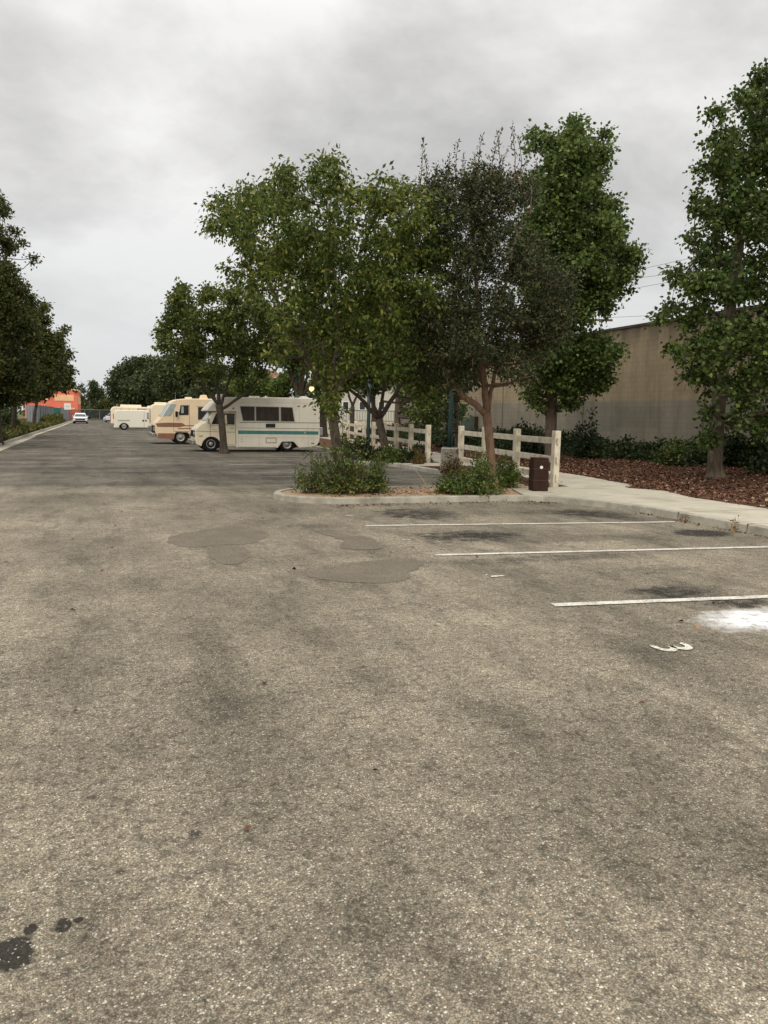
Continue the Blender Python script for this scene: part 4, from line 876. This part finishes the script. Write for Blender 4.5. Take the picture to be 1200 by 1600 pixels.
A = q2(335.5, 671.3); bx(A[0] - .12, A[0] + .12, YC - .006, YC, A[1] - .013, A[1] + .013).build('side_badge', alu, rv)
A = q2(314, 681.5); bx(A[0] - .08, A[0] + .08, YC - .008, YC, A[1] - .02, A[1] + .03).build('marker_lamp', orange, rv)
# windscreen, grille, bumper, lamps on the front (faces -X)
A, B = q2(322.6, 657), q2(332, 644.5)
MB().add([(A[0] - .012, YC + .10, A[1] + .01), (A[0] - .012, Y0 + Wd - .22, A[1] + .01), (B[0] - .012, Y0 + Wd - .30, B[1]), (B[0] - .012, YC + .18, B[1]), (A[0] + .05, YC + .10, A[1]), (A[0] + .05, Y0 + Wd - .22, A[1]), (B[0] + .05, Y0 + Wd - .3, B[1]), (B[0] + .05, YC + .18, B[1])],
         [(0, 1, 2, 3), (7, 6, 5, 4), (0, 4, 5, 1), (1, 5, 6, 2), (2, 6, 7, 3), (3, 7, 4, 0)]).build('windscreen', wind, rv)
A = q2(305, 682); fx = A[0]
bx(fx - .02, fx + .02, YC + .12, Y0 + Wd - .24, A[1] - .02, A[1] + .25).build('grille', under, rv)
for yy_ in (YC + .2, Y0 + Wd - .32): MB().lathe((fx - .02, yy_, A[1] + .11), (-1, 0, 0), [(0, .1), (.02, .1), (.03, .07), (.03, 0)], 20).build('headlight', chrome, rv, smooth=True)
A = q2(304, 691); bx(fx - .13, fx - .03, YC - .02, Y0 + Wd - .1, A[1] - .10, A[1] + .10).build('front_bumper', chrome, rv, bevel=.03)
A = q2(325, 661); ms = MB().bar((A[0], YC - .25, A[1] + .02), (A[0] + .1, YC, A[1] - .02), .02, .02).build('mirror', chrome, rv); bx(A[0] - .05, A[0] + .02, YC - .36, YC - .2, A[1] - .02, A[1] + .2).build('mirror_glass', chrome, ms, bevel=.01)
bx(q(372, 665)[0], q(470, 665)[0], Y0 + .3, Y0 + Wd - .3, .22, .42).build('chassis', under, rv)
bx(q(347, 665)[0], q(369, 665)[0], YC + .02, Y0 + Wd - .2, .24, .33).build('step', under, rv)
bx(q(383, 665)[0], q(397, 665)[0], Y0 + .05, Y0 + .4, .16, .24).build('side_step', alu, rv)
# arches (dark wells) and wheels
for px in (330.5, 450):
    X = q(px, 665)[0]; bx(X - .34, X + .38, Y0 + .16, Y0 + Wd - .2, .16, .62).build('wheel_well', under, rv)
for px in (330, 449.5):
    X = q(px, 665)[0]; wheel(rv, X, Y0 + .13 if px < 400 else Y0 + .08, .335, .335, .2, -1); wheel(rv, X, Y0 + Wd - .08, .335, .335, .2, 1)
# coach window band with two dividers
panel(rv, 'coach_window', [q(*p) for p in [(374, 634), (457.3, 636), (461, 659), (379, 658)]], Y0, .012, alu, label='long trapezoid side window with brown curtains')
fr = [[(375.2, 635), (397.6, 635.5), (397.8, 657.3), (379.8, 657.2)], [(400, 635.6), (435.6, 636.2), (435.8, 658), (400.2, 657.4)], [(438.8, 636.3), (456.5, 636.9), (459.8, 658.4), (439, 658)]]
wp = [o for o in rv.children if o.name.startswith('coach_window')][0]
for f in fr: MB().prismY([q(*p) for p in f], Y0 - .016, Y0).build('pane', curtain, wp)
def tape(name, a, b, h, m, proud=.004):
    A, B = q(*a), q(*b); hh = h / 2; return MB().prismY([(A[0], A[1] - hh), (B[0], B[1] - hh), (B[0], B[1] + hh), (A[0], A[1] + hh)], Y0 - proud, Y0 + .01).build(name, m, rv)
tape('stripe', (372, 675.3), (497.5, 676.6), .155, teal)
tape('trim_line', (374, 660), (499.8, 660.8), .022, seam, .006); tape('trim_line', (372, 668.6), (499.6, 670), .014, seam, .006); tape('trim_line', (371, 644), (371.2, 697), .01, seam) if False else None
tape('trim_line', (372, 698.3), (432, 698.6), .03, alu, .008)
for a_, b_ in (((372, 645), (372.3, 698)), ((405, 661), (405.4, 697)), ((467.5, 625), (468, 660)), ((481, 662), (481.4, 697)), ((374, 629), (498, 630.2)), ((372, 682.5), (498.5, 684))):
    A, B = q(*a_), q(*b_); MB().bar((A[0], Y0 - .001, A[1]), (B[0], Y0 - .001, B[1]), .005, .010).build('panel_seam', alu, rv)
panel(rv, 'fridge_vent', [q(*p) for p in [(415.3, 662), (430, 662), (430, 668), (415.3, 668)]], Y0, .012, glass)
hp = panel(rv, 'access_hatch', [q(*p) for p in [(415.3, 684), (432, 684), (432, 692.3), (415.3, 692.3)]], Y0, .008, brown_d)
MB().prismY([q(*p) for p in [(416.3, 685), (431, 685), (431, 691.4), (416.3, 691.4)]], Y0 - .012, Y0).build('hatch_door', white_rv, hp)
for py in (686, 690): panel(rv, 'locker_latch', [q(*p) for p in [(376, py - .5), (380, py - .5), (380, py + .5), (376, py + .5)]], Y0, .006, alu)
panel(rv, 'marker_lamp', [q(*p) for p in [(464.5, 634), (468.5, 634), (468.5, 635.4), (464.5, 635.4)]], Y0, .02, brown_d)
panel(rv, 'marker_lamp', [q(*p) for p in [(486, 692), (491, 692), (491, 693.6), (486, 693.6)]], Y0, .01, brown_d)
panel(rv, 'filler_cap', [q(*p) for p in [(475, 675), (478, 675), (478, 677.5), (475, 677.5)]], Y0, .008, alu)
panel(rv, 'marker_lamp', [q(*p) for p in [(363, 637), (366, 637), (366, 639), (363, 639)]], Y0, .02, brown_d)
for a_, b_, w_ in ((395, 409, .09), (416, 425, .05)): X0, X1 = q(a_, 665)[0], q(b_, 665)[0]; Z = q(400, 621)[1]; bx(X0, X1, Y0 + .5, Y0 + .95, Z - .02, Z + w_ - .02).build('roof_vent', white_rv, rv, bevel=.02)
Z = q(480, 621.5)[1]; MB().lathe(((q(472, 665)[0] + q(487, 665)[0]) / 2, Y0 + .6, Z - .02), (0, 0, 1), [(0, .24), (.05, .23), (.09, .14), (.10, 0)], 24).build('roof_dome', alu, rv, smooth=True)
A = q(459, 621.5); MB().tube([(A[0], Y0 + .3, A[1] - .02), (A[0], Y0 + .3, A[1] + .22)], .02, 8).build('vent_pipe', alu, rv)
A = q(352, 619); bx(A[0] - .25, A[0] + .1, Y0 + .9, Y0 + 1.3, A[1] - .05, A[1] + .10).build('roof_hatch', car_white, rv, bevel=.04)
A = q(501, 672); bx(A[0] - .02, A[0] + .16, Y0 + .2, Y0 + .8, A[1] - .25, A[1] + .12).build('rear_carrier', alu, rv, bevel=.03)
A = q(500, 697); bx(A[0] - .25, A[0] + .05, Y0 + .15, Y0 + Wd - .15, .30, .40).build('rear_bumper', under, rv, bevel=.02)

# class A motorhome --------------------------------------------------------
def motorhome(label, Y0, q, xr, body_m, full=True, Wd=2.3, name='motorhome', top=622.4, bot=688):
    root = thing(name, (xr, Y0 + 1, 0), label, 'motorhome', 'motorhomes parked in a row')
    return root
Y1 = 42.7; q = yplane(Y1)
mh_ = thing('motorhome', (6, Y1 + 1, 0), 'tan motorhome with brown lower stripes and slanted windscreen left of the camper', 'motorhome', 'motorhomes parked in a row')
prof = [q(*p) for p in [(242.5, 676), (241.8, 664), (243.5, 660.5), (252, 651.5), (259, 641), (266.3, 629.5), (269, 626.5), (276, 624), (290, 622.8), (395, 623.5), (397, 627), (397, 690), (297.5, 688), (296.5, 680), (293, 676), (276, 675.5), (272.5, 679), (271.5, 687), (246, 683)]]
MB().prismY(prof, Y1, Y1 + 2.3).build('body', tan_rv, mh_, bevel=.05)
X = q(284, 665)[0]; bx(X - .46, X + .42, Y1 + .15, Y1 + 2.1, .2, .72).build('wheel_well', under, mh_)
X = q(282.3, 665)[0]; wheel(mh_, X, Y1 + .1, .37, .37, .22, -1); wheel(mh_, X, Y1 + 2.2, .37, .37, .22, 1)
X = q(375, 665)[0]; wheel(mh_, X, Y1 + .1, .37, .37, .22, -1); wheel(mh_, X, Y1 + 2.2, .37, .37, .22, 1)
bx(q(250, 665)[0], q(395, 665)[0], Y1 + .3, Y1 + 2, .3, .5).build('chassis', under, mh_)
panel(mh_, 'stripe', [q(*p) for p in [(243, 661.5), (262, 660.3), (285, 661), (290, 664.5), (345, 664.5), (345, 666), (288, 666), (280, 667.5), (246, 667)]], Y1, .004, brown_p)
panel(mh_, 'stripe', [q(*p) for p in [(278, 669), (345, 668.3), (345, 669.8), (278, 670.5)]], Y1, .004, brown_p)
panel(mh_, 'skirt', [q(*p) for p in [(246, 677), (271.8, 677), (271.3, 687), (247, 684)]], Y1, .006, brown_d)
panel(mh_, 'skirt', [q(*p) for p in [(296.3, 677), (396, 677), (396, 690), (297.8, 687.5)]], Y1, .006, brown_d)
panel(mh_, 'driver_window', [q(*p) for p in [(282, 633.2), (294.8, 633.2), (294.8, 648.6), (279.7, 648.6)]], Y1, .010, glass, .0)
panel(mh_, 'window_curtain', [q(*p) for p in [(283.5, 635), (287, 635), (287, 645.5), (283, 645.5)]], Y1 - .006, .008, wind)
panel(mh_, 'side_window', [q(*p) for p in [(309.5, 636), (340, 636.2), (340, 656), (309.5, 655.6)]], Y1, .012, glass)
for a_, b_ in (((271.5, 640), (271.5, 674)), ((296, 632), (296, 672)), ((272, 674), (296, 674.2)), ((306.5, 635.3), (350, 635.2))):
    A, B = q(*a_), q(*b_); MB().bar((A[0], Y1 - .001, A[1]), (B[0], Y1 - .001, B[1]), .008, .016).build('door_seam', seam, mh_)
A, B = q(252.8, 650), q(265.8, 630.6)
MB().add([(A[0] - .02, Y1 + .07, A[1]), (A[0] - .02, Y1 + 2.23, A[1]), (B[0] - .02, Y1 + 2.2, B[1]), (B[0] - .02, Y1 + .1, B[1]), (A[0] + .05, Y1 + .07, A[1]), (A[0] + .05, Y1 + 2.23, A[1]), (B[0] + .05, Y1 + 2.2, B[1]), (B[0] + .05, Y1 + .1, B[1])],
         [(0, 1, 2, 3), (7, 6, 5, 4), (0, 4, 5, 1), (1, 5, 6, 2), (2, 6, 7, 3), (3, 7, 4, 0)]).build('windscreen', wind, mh_)
panel(mh_, 'quarter_window', [q(*p) for p in [(254.5, 650), (266.5, 631.5), (276, 631.5), (267, 650.2)]], Y1, .008, wind)
A = q(242, 670); bx(A[0] - .05, A[0] + .03, Y1 + .2, Y1 + 2.1, A[1] - .3, A[1] + .15).build('grille', under, mh_)
for yy_ in (Y1 + .28, Y1 + 1.98): bx(A[0] - .07, A[0] + .0, yy_ - .16, yy_ + .16, A[1] - .12, A[1] + .08).build('headlight', chrome, mh_, bevel=.015)
A = q(241, 679.5); bx(A[0] - .12, A[0] + .06, Y1 + .02, Y1 + 2.28, A[1] - .1, A[1] + .1).build('front_bumper', chrome, mh_, bevel=.03)
A = q(276, 648); bx(A[0] - .08, A[0] + .04, Y1 - .25, Y1 - .12, A[1] - .12, A[1] + .18).build('mirror', black, mh_, bevel=.02); 
MB().bar((A[0], Y1 - .2, A[1] + .1), (A[0] + .15, Y1 + .01, A[1] + .12), .03, .03).build('mirror_arm', black, mh_)
X0, X1 = q(316, 665)[0], q(329, 665)[0]; Z = q(320, 623)[1]; MB().prismY([(X0, Z - .03), (X0 + .1, Z + .22), (X1 - .1, Z + .22), (X1, Z - .03)], Y1 + .8, Y1 + 1.5).build('roof_air_conditioner', tan_rv, mh_, bevel=.03)
bx(q(293, 665)[0], q(303, 665)[0], Y1 + .8, Y1 + 1.3, Z - .03, Z + .08).build('roof_vent', beige_rv, mh_, bevel=.02)
A = q(275, 624); MB().tube([(A[0], Y1 + .3, A[1] - .05), (A[0], Y1 + .3, A[1] + .4)], .012, 6).build('antenna', metalg, mh_)

# far beige motorhomes behind the van
def simple_mh(label, Y, pxl, pxr, ytop, roofstuff, seed):
    q = yplane(Y); root = thing('motorhome', (q(pxl, 665)[0], Y, 0), label, 'motorhome', 'motorhomes parked in a row')
    X0, X1 = q(pxl, 665)[0], q(pxr, 665)[0]; Z = q(pxl, ytop)[1]
    MB().prismY([(X0, .45), (X0, Z - .35), (X0 + .12, Z - .1), (X0 + .35, Z), (X1 - .35, Z + .02), (X1, Z - .2), (X1, .45)], Y, Y + 2.3).build('body', beige_rv, root, bevel=.08)
    bx(X0 - .02, X0 + .02, Y + .35, Y + 1.95, Z - 1.15, Z - .45).build('rear_window', glass, root)
    for dy in (.12, 2.1): bx(X0 - .025, X0 + .01, Y + dy, Y + dy + .12, .8, 1.15).build('tail_light', mat('tail_red' + str(seed) + str(dy), (.35, .02, .015), .3), root)
    bx(X0 + .5, X1 - .5, Y - .005, Y + .02, 1.0, 1.16).build('stripe', brown_p, root)
    bx(X0 + 1.2, X0 + 2.2, Y - .01, Y + .02, Z - 1.1, Z - .5).build('side_window', glass, root); bx(X1 - 2.4, X1 - 1.3, Y - .01, Y + .02, Z - 1.1, Z - .5).build('side_window', glass, root)
    bx(X0 + .3, X1 - .3, Y + .2, Y + 2.1, .25, .45).build('chassis', under, root); bx(X0 - .12, X0, Y + .05, Y + 2.25, .42, .58).build('rear_bumper', chrome, root, bevel=.02)
    for x in (X0 + 1.3, X1 - 1.2): wheel(root, x, Y + .05, .38, .38, .22, -1); wheel(root, x, Y + 2.25, .38, .38, .22, 1)
    for a_, b_, hh in roofstuff: bx(q(a_, 665)[0], q(b_, 665)[0], Y + .6, Y + 1.5, Z - .02, Z + hh).build('roof_air_conditioner', beige_rv, root, bevel=.05)
simple_mh('beige motorhome showing above the white cargo van, tail towards the lane', 82.5, 173.5, 285, 635.2, [(189, 222, .22), (232, 240, .15)], 1)
simple_mh('second beige motorhome, its roof just above the first one by the cargo van', 66.5, 236, 322, 631.3, [(243, 262, .16)], 2)

# cargo van ---------------------------------------------------------------
Y2 = 75.8; q = yplane(Y2); vn = thing('cargo_van', (4, Y2 + 1, 0), 'white cargo van with roof rack parked beyond the tan motorhome', 'van')
arch = [q(193.8 + 8.2 * math.cos(a), 669 - 8 * math.sin(a)) for a in np.linspace(math.pi - .1, .1, 10)]
vp = [q(*p) for p in [(178, 668.5), (177.8, 660), (178.6, 648), (180, 642.5), (183, 640.8), (226, 641), (231, 642.5), (247, 655), (262, 659), (266, 663), (267, 669)]]
arch2 = [q(254 + 8.0 * math.cos(a), 669 - 8 * math.sin(a)) for a in np.linspace(.1, math.pi - .1, 10)]
MB().prismY(vp + arch2 + arch[::-1], Y2, Y2 + 2.0).build('body', white_p, vn, bevel=.05)
panel(vn, 'cab_window', [q(*p) for p in [(229.5, 645), (236, 645), (245, 655), (229.5, 654.6)]], Y2, .01, glass); panel(vn, 'quarter_glass', [q(*p) for p in [(230, 645.6), (235, 645.6), (239, 651.5), (239, 654), (230, 654)]], Y2 - .006, .01, wind)
panel(vn, 'side_trim', [q(*p) for p in [(184, 656), (203, 656), (203, 658), (184, 658)]], Y2, .012, alu)
for px in (222.5, 227): panel(vn, 'door_handle', [q(*p) for p in [(px, 656), (px + 2.2, 656), (px + 2.2, 658.5), (px, 658.5)]], Y2, .02, black)
panel(vn, 'door_seam', [q(*p) for p in [(225, 643), (225.4, 643), (225.4, 667), (225, 667)]], Y2, .004, seam)
for px in (193.8, 254): wheel(vn, q(px, 665)[0], Y2 + .06, .37, .37, .22, -1); wheel(vn, q(px, 665)[0], Y2 + 1.94, .37, .37, .22, 1)
bx(q(186, 665)[0], q(262, 665)[0], Y2 + .3, Y2 + 1.7, .25, .5).build('chassis', under, vn)
X0 = q(177.8, 665)[0]; bx(X0 - .1, X0, Y2 + .05, Y2 + 1.95, .45, .62).build('rear_bumper', chrome, vn, bevel=.02)
for dy in (.08, 1.78): bx(X0 - .02, X0 + .02, Y2 + dy, Y2 + dy + .14, 1.0, 1.5).build('tail_light', mat('van_tail' + str(dy), (.4, .03, .02), .3), vn)
Z = q(200, 640.8)[1]
rk = MB(); 
for px in (190, 203, 217, 226): X = q(px, 665)[0]; rk.bar((X, Y2 + .2, Z + .1), (X, Y2 + 1.8, Z + .1), .03, .03); rk.bar((X, Y2 + .2, Z - .03), (X, Y2 + .2, Z + .1), .03, .03)
for y in (.25, 1.75): rk.bar((q(216, 665)[0], Y2 + y, Z + .12), (q(230, 665)[0], Y2 + y, Z + .12), .04, .05)
rk.build('roof_rack', black, vn)

# cars ---------------------------------------------------------------------
def car(label, x, y, rot, body, name='parked_car', hatch=False):
    root = thing(name, (0, 0, 0), label, 'car')
    L, Wc = 4.5, 1.8
    low = [(-2.25, .30), (-2.27, .62), (-2.15, .78), (-1.2, .92), (1.55, .98), (2.2, .93), (2.25, .6), (2.2, .32)]
    MB().prismX(low, -Wc / 2, Wc / 2).build('body', body, root, bevel=.09)
    cabn = MB(); fr_, rr_ = (-1.25, -.45), ((1.9, 1.35) if not hatch else (2.15, 1.9))
    zb, zt = .93, 1.42; vs = []
    for yv, z, w in ((fr_[0], zb, .80), (fr_[1], zt, .60), (rr_[1], zt, .60), (rr_[0], zb, .80)): vs += [(-w, yv, z), (w, yv, z)]
    cabn.add(vs, [(0, 1, 3, 2), (2, 3, 5, 4), (4, 5, 7, 6), (0, 2, 4, 6), (1, 7, 5, 3)]); cabn.build('cabin', body, root, bevel=.03)
    def glassq(name, pts): MB().add(pts, [tuple(range(len(pts)))]).build(name, glass, root)
    e = .012
    glassq('windscreen', [(-.73, fr_[0] + .05 - .02, zb + .03), (.73, fr_[0] + .05 - .02, zb + .03), (.55, fr_[1] - .03 - e, zt - .03), (-.55, fr_[1] - .03 - e, zt - .03)])
    glassq('rear_window', [(.7, rr_[0] + e, zb + .06), (-.7, rr_[0] + e, zb + .06), (-.55, rr_[1] + .05 + e, zt - .05), (.55, rr_[1] + .05 + e, zt - .05)])
    for s in (-1, 1): glassq('side_window', [(s * (.79 + e), fr_[0] + .25, zb + .05), (s * (.79 + e), rr_[0] - .3, zb + .05), (s * (.61 + e), rr_[1] - .05, zt - .05), (s * (.61 + e), fr_[1] + .05, zt - .05)])
    bx(-.62, .62, -2.31, -2.2, .52, .72).build('grille', black, root, bevel=.02); bx(-.7, .7, -2.29, -2.2, .33, .43).build('lower_intake', black, root)
    for s in (-1, 1):
        bx(s * .62, s * .86, -2.27, -2.1, .66, .76).build('headlight', chrome, root, bevel=.02); bx(s * .62, s * .86, 2.2, 2.28, .72, .85).build('tail_light', mat('tail' + label[:3] + str(s), (.3, .02, .015), .3), root)
        bx(s * .88, s * 1.02, -.95, -.82, .95, 1.06).build('mirror', body, root, bevel=.02)
        for yv in (-1.4, 1.35):
            o = Vector((s, 0, 0)); t = MB().lathe((s * .9, yv, .32), o, [(-.2, .2), (-.2, .30), (-.18, .32), (-.02, .32), (.005, .3), (.0, .2)], 24).build('tyre', black, root, smooth=True); MB().lathe((s * .9, yv, .32), o, [(-.02, .2), (.0, .19), (-.02, .1), (.005, .03), (.005, 0)], 20).build('rim', rim_m, t)
    bx(-.8, .8, -2.0, 2.0, .18, .32).build('underbody', under, root)
    root.location = (x, y, 0); root.rotation_euler = (0, 0, rot); return root
sx, sy = g(125.5, 662); car('white sedan facing the camera in the far lane beside the coral building', sx, sy + 2.2, 0, car_white)
car('small white hatchback with dark windows parked far right of the lane', 2.5, 131, R(200), car_white, hatch=True)
car('grey far car, only its roof showing behind the white hatchback', 3.6, 142, R(190), mat('grey_car_paint', (.12, .13, .15), .3), hatch=True)

# ------------------------------------------------------------ left side: metal fence, coral building
mf = thing('metal_fence', (-5.3, 80, .1), 'tall grey corrugated metal fence with a teal panel on the left', 'fence')
def corrug(mb, a, b, z0, z1, amp=.03, step=.12):
    a, b = Vector(a), Vector(b); d = (b - a).normalized(); n = Vector((-d.y, d.x)); L_ = (b - a).length; k = int(L_ / step); vs = []
    for i in range(k + 1):
        p = a + d * (L_ * i / k) + n * (amp if i % 2 else -amp); vs += [(p.x, p.y, z0), (p.x, p.y, z1)]
    mb.add(vs, [(2 * i, 2 * i + 2, 2 * i + 3, 2 * i + 1) for i in range(k)])
mb = MB(); corrug(mb, (-6.2, 80), (-5.35, 80), .1, 2.15); corrug(mb, (-5.3, 80), (-5.25, 108), .1, 2.12); mb.build('panel', corr, mf)
for y in (80, 84, 88, 92, 96, 100, 104, 108, 128): MB().tube([(-5.22, y, 0), (-5.22, y, 2.2)], .05, 8).build('post', metalg, mf)
bx(-5.28, -5.22, 108, 127.8, .15, 2.1).build('panel', tealf, mf, label='teal fabric-covered fence panel'); mb = MB(); corrug(mb, (-5.3, 128.2), (-4.6, 158), .1, 2.2, .04, .2); mb.build('panel', corr, mf)
MB().bar((-5.2, 80, 2.12), (-5.2, 108, 2.12), .05, .05).build('top_rail', metalg, mf)
sg = thing('sign_board', (-5.2, 127, 0), 'white square sign board standing above the metal fence', 'sign')
pc = atD(105.5, 635, 122); bx(pc.x - .5, pc.x + .5, pc.y, pc.y + .05, pc.z - .5, pc.z + .5).build('sign_face', signw, sg); MB().tube([(pc.x + .4, pc.y + .1, 0), (pc.x + .4, pc.y + .1, pc.z + .4)], .05, 8).build('post', metalg, sg); 
bx(pc.x - .3, pc.x + .3, pc.y - .01, pc.y, pc.z - .05, pc.z + .02).build('faded_writing', alu, sg)
cbld = thing('coral_building', (-12, 165, 0), 'coral red flat-roofed building with peach panels at the end of the left verge', 'building')
YB = 150; q = yplane(YB); xl, xr_ = q(40, 665)[0], q(122.3, 665)[0]; zt = q(95, 609.5)[1]
bx(xl, xr_, YB, YB + 28, 0, zt).build('wall', coral, cbld)
bx(xl - .1, xr_ + .1, YB - .1, YB + 28.1, zt, zt + .22).build('parapet', peach, cbld)
for a_, b_, c_, d_ in ((85, 616.5, 115.5, 626.5), (57, 617, 78, 625)): A, B = q(a_, b_), q(c_, d_); bx(A[0], B[0], YB - .06, YB + .05, B[1], A[1]).build('wall_panel', peach, cbld)
A, B = q(70, 636.5), q(117, 640); bx(A[0], B[0], YB - .05, YB + .05, B[1], A[1]).build('base_band', peach, cbld)
for k in range(5): bx(xr_ - .03, xr_ + .05, YB + 2 + k * 5.2, YB + 5.4 + k * 5.2, zt - 2.4, zt - .9).build('wall_panel', peach, cbld)
A = q(118, 612.5); bx(A[0] - .2, A[0] + .2, YB - .3, YB, A[1] - .1, A[1] + .1).build('wall_lamp', seam, cbld); A = q(81.5, 617.5); bx(A[0] - .25, A[0] + .25, YB - .3, YB, A[1] - .15, A[1] + .15).build('wall_lamp', seam, cbld)
# chain-link gate across the end
cg = thing('chain_link_fence', (0, 143, 0), 'chain-link fence with dark slats closing the far end of the street', 'fence')
for x in np.arange(-4.4, 14, 2.4): MB().tube([(x, 143.5, 0), (x, 143.5, 2.0)], .05, 8).build('post', metalg, cg)
for z in (.15, 1.95): MB().tube([(-4.4, 143.5, z), (14, 143.5, z)], .035, 6).build('rail', metalg, cg)
mb = MB()
for x in np.arange(-4.4, 14, .15): mb.bar((x, 143.5, .15), (x, 143.5, 1.9), .012, .075)
mb.build('slats', mat('dark_slats', (.05, .06, .06), .7), cg)
# verge: light posts of a wire fence in the bushes and a house behind the left trees
wf = thing('wire_fence', (-7, 40, .2), 'thin wire fence with pale posts in the bushes on the left verge', 'fence')
for y in (34, 42, 50, 58, 66, 74): MB().tube([(-7.0, y, .1), (-7.0, y, 2.1)], .045, 8).build('post', fence_w, wf)
for z in (.6, 1.1, 1.6, 2.05): MB().tube([(-7.0, 34, z), (-7.0, 74, z)], .01, 5).build('wire', metalg, wf)
lhs = thing('pale_house', (-20, 75, 0), 'pale house glimpsed under the left verge trees', 'building')
bx(-26, -12.5, 82, 92, 0, 4.2).build('wall', stucco, lhs); MB().prismY([(-26.6, 4.2), (-12, 4.2), (-19.3, 6.4)], 81.5, 92.5).build('roof', tile, lhs)
for x in (-24, -20, -16): f = bx(x - .7, x + .7, 81.95, 82.0, 1.2, 2.6).build('window', signw, lhs); bx(x - .6, x + .6, 81.93, 81.95, 1.3, 2.5).build('pane', glass, f)

# ------------------------------------------------------------ background between the trunks
lw = thing('boundary_wall', (18, 66, 0), 'low pale boundary wall with green railing beyond the rail fence', 'wall')
bx(11, 44, 66, 66.3, 0, 1.25).build('wall', stucco, lw); bx(10.95, 44, 65.95, 66.35, 1.25, 1.38).build('coping', conc, lw)
MB().bar((11, 66.15, 2.15), (44, 66.15, 2.15), .06, .06).build('top_rail', green_m, lw)
mb = MB()
for x in np.arange(11, 44, .25): mb.bar((x, 66.15, 1.3), (x, 66.15, 2.15), .025, .025)
mb.build('balusters', green_m, lw)
def house(label, px0, px1, Y, zt, wallm, wins, roof=True, rz=1.4, depth=10):
    q = yplane(Y); X0, X1 = q(px0, 650)[0], q(px1, 650)[0]; root = thing('house', (X0, Y, 0), label, 'building')
    bx(X0, X1, Y, Y + depth, 0, zt).build('wall', wallm, root)
    if roof: MB().prismX([(Y - .6, zt), (Y + depth + .6, zt), (Y + depth / 2, zt + rz)], X0 - .6, X1 + .6).build('roof', tile, root)
    for (a, b, c, d) in wins:
        A, B = q(a, b), q(c, d); f = bx(A[0] - .08, B[0] + .08, Y - .04, Y, B[1] - .08, A[1] + .08).build('window', signw, root); bx(A[0], B[0], Y - .05, Y - .04, B[1], A[1]).build('pane', glass, f)
house('two-storey house with red tiled roof above the trees left of the big camphor', 411, 436, 95, 6.0, stucco, [(421, 590, 426, 597), (430, 590, 434, 597)], rz=1.3)
house('pale apartment building glimpsed between the camphor trunks', 530, 660, 82, 5.6, mat('white_stucco', (.50, .47, .40), .9, .06, 1), [(536, 628, 544, 640), (562, 628, 570, 640), (592, 628, 600, 640), (620, 628, 628, 640)], rz=1.5)
# overhead power lines with their poles behind the building
up = thing('utility_pole', (0, 0, 0), 'wooden utility pole with crossarms half hidden by the bright green tree', 'utility pole')
pA = atD(900, 700, 72); up.location = (pA.x, pA.y, 0)
MB().tube([(pA.x, pA.y, 0), (pA.x, pA.y, 17.2)], [.2, .14], 10).build('pole', wood, up)
def arm(px0, px1, py): a, b = atD(px0, py, 72), atD(px1, py + 1, 72); MB().bar(a, b, .14, .18).build('crossarm', wood, up); return b
arm(893, 957, 499.5); arm(890, 940, 440)
e = atD(955, 497, 72); MB().lathe(e, (0, 0, 1), [(-.1, .05), (.15, .08), (.28, .05), (.3, 0)], 10).build('insulator', signw, up)
for lb, p0, p1 in (('highest overhead wire above the wall', (950, 432), (1085, 402)), ('second highest overhead wire above the wall', (945, 441), (1055, 427)), ('third highest overhead wire above the wall', (940, 460), (1055, 439)), ('lowest overhead wire leaving the crossarm end above the wall', (956, 496), (1040, 492))):
    A = atD(*p0, 72); sl = (p1[1] - p0[1]) / (p1[0] - p0[0]); B = atD(p0[0] + 420, p0[1] + sl * 420 - 20, 60); M_ = atD(*p1, 72 - 12 * (p1[0] - p0[0]) / 420)
    pts = [A.lerp(M_, t) for t in (0, .5, 1)] + [M_.lerp(B, t) for t in (.5, 1)]
    tag(MB().tube(pts, .014, 5).build('power_line', black), lb, 'wire', 'overhead wires')
for tr in list(bpy.data.objects):
    if tr.name.startswith('trunk'): pass
S.render.engine = 'CYCLES'
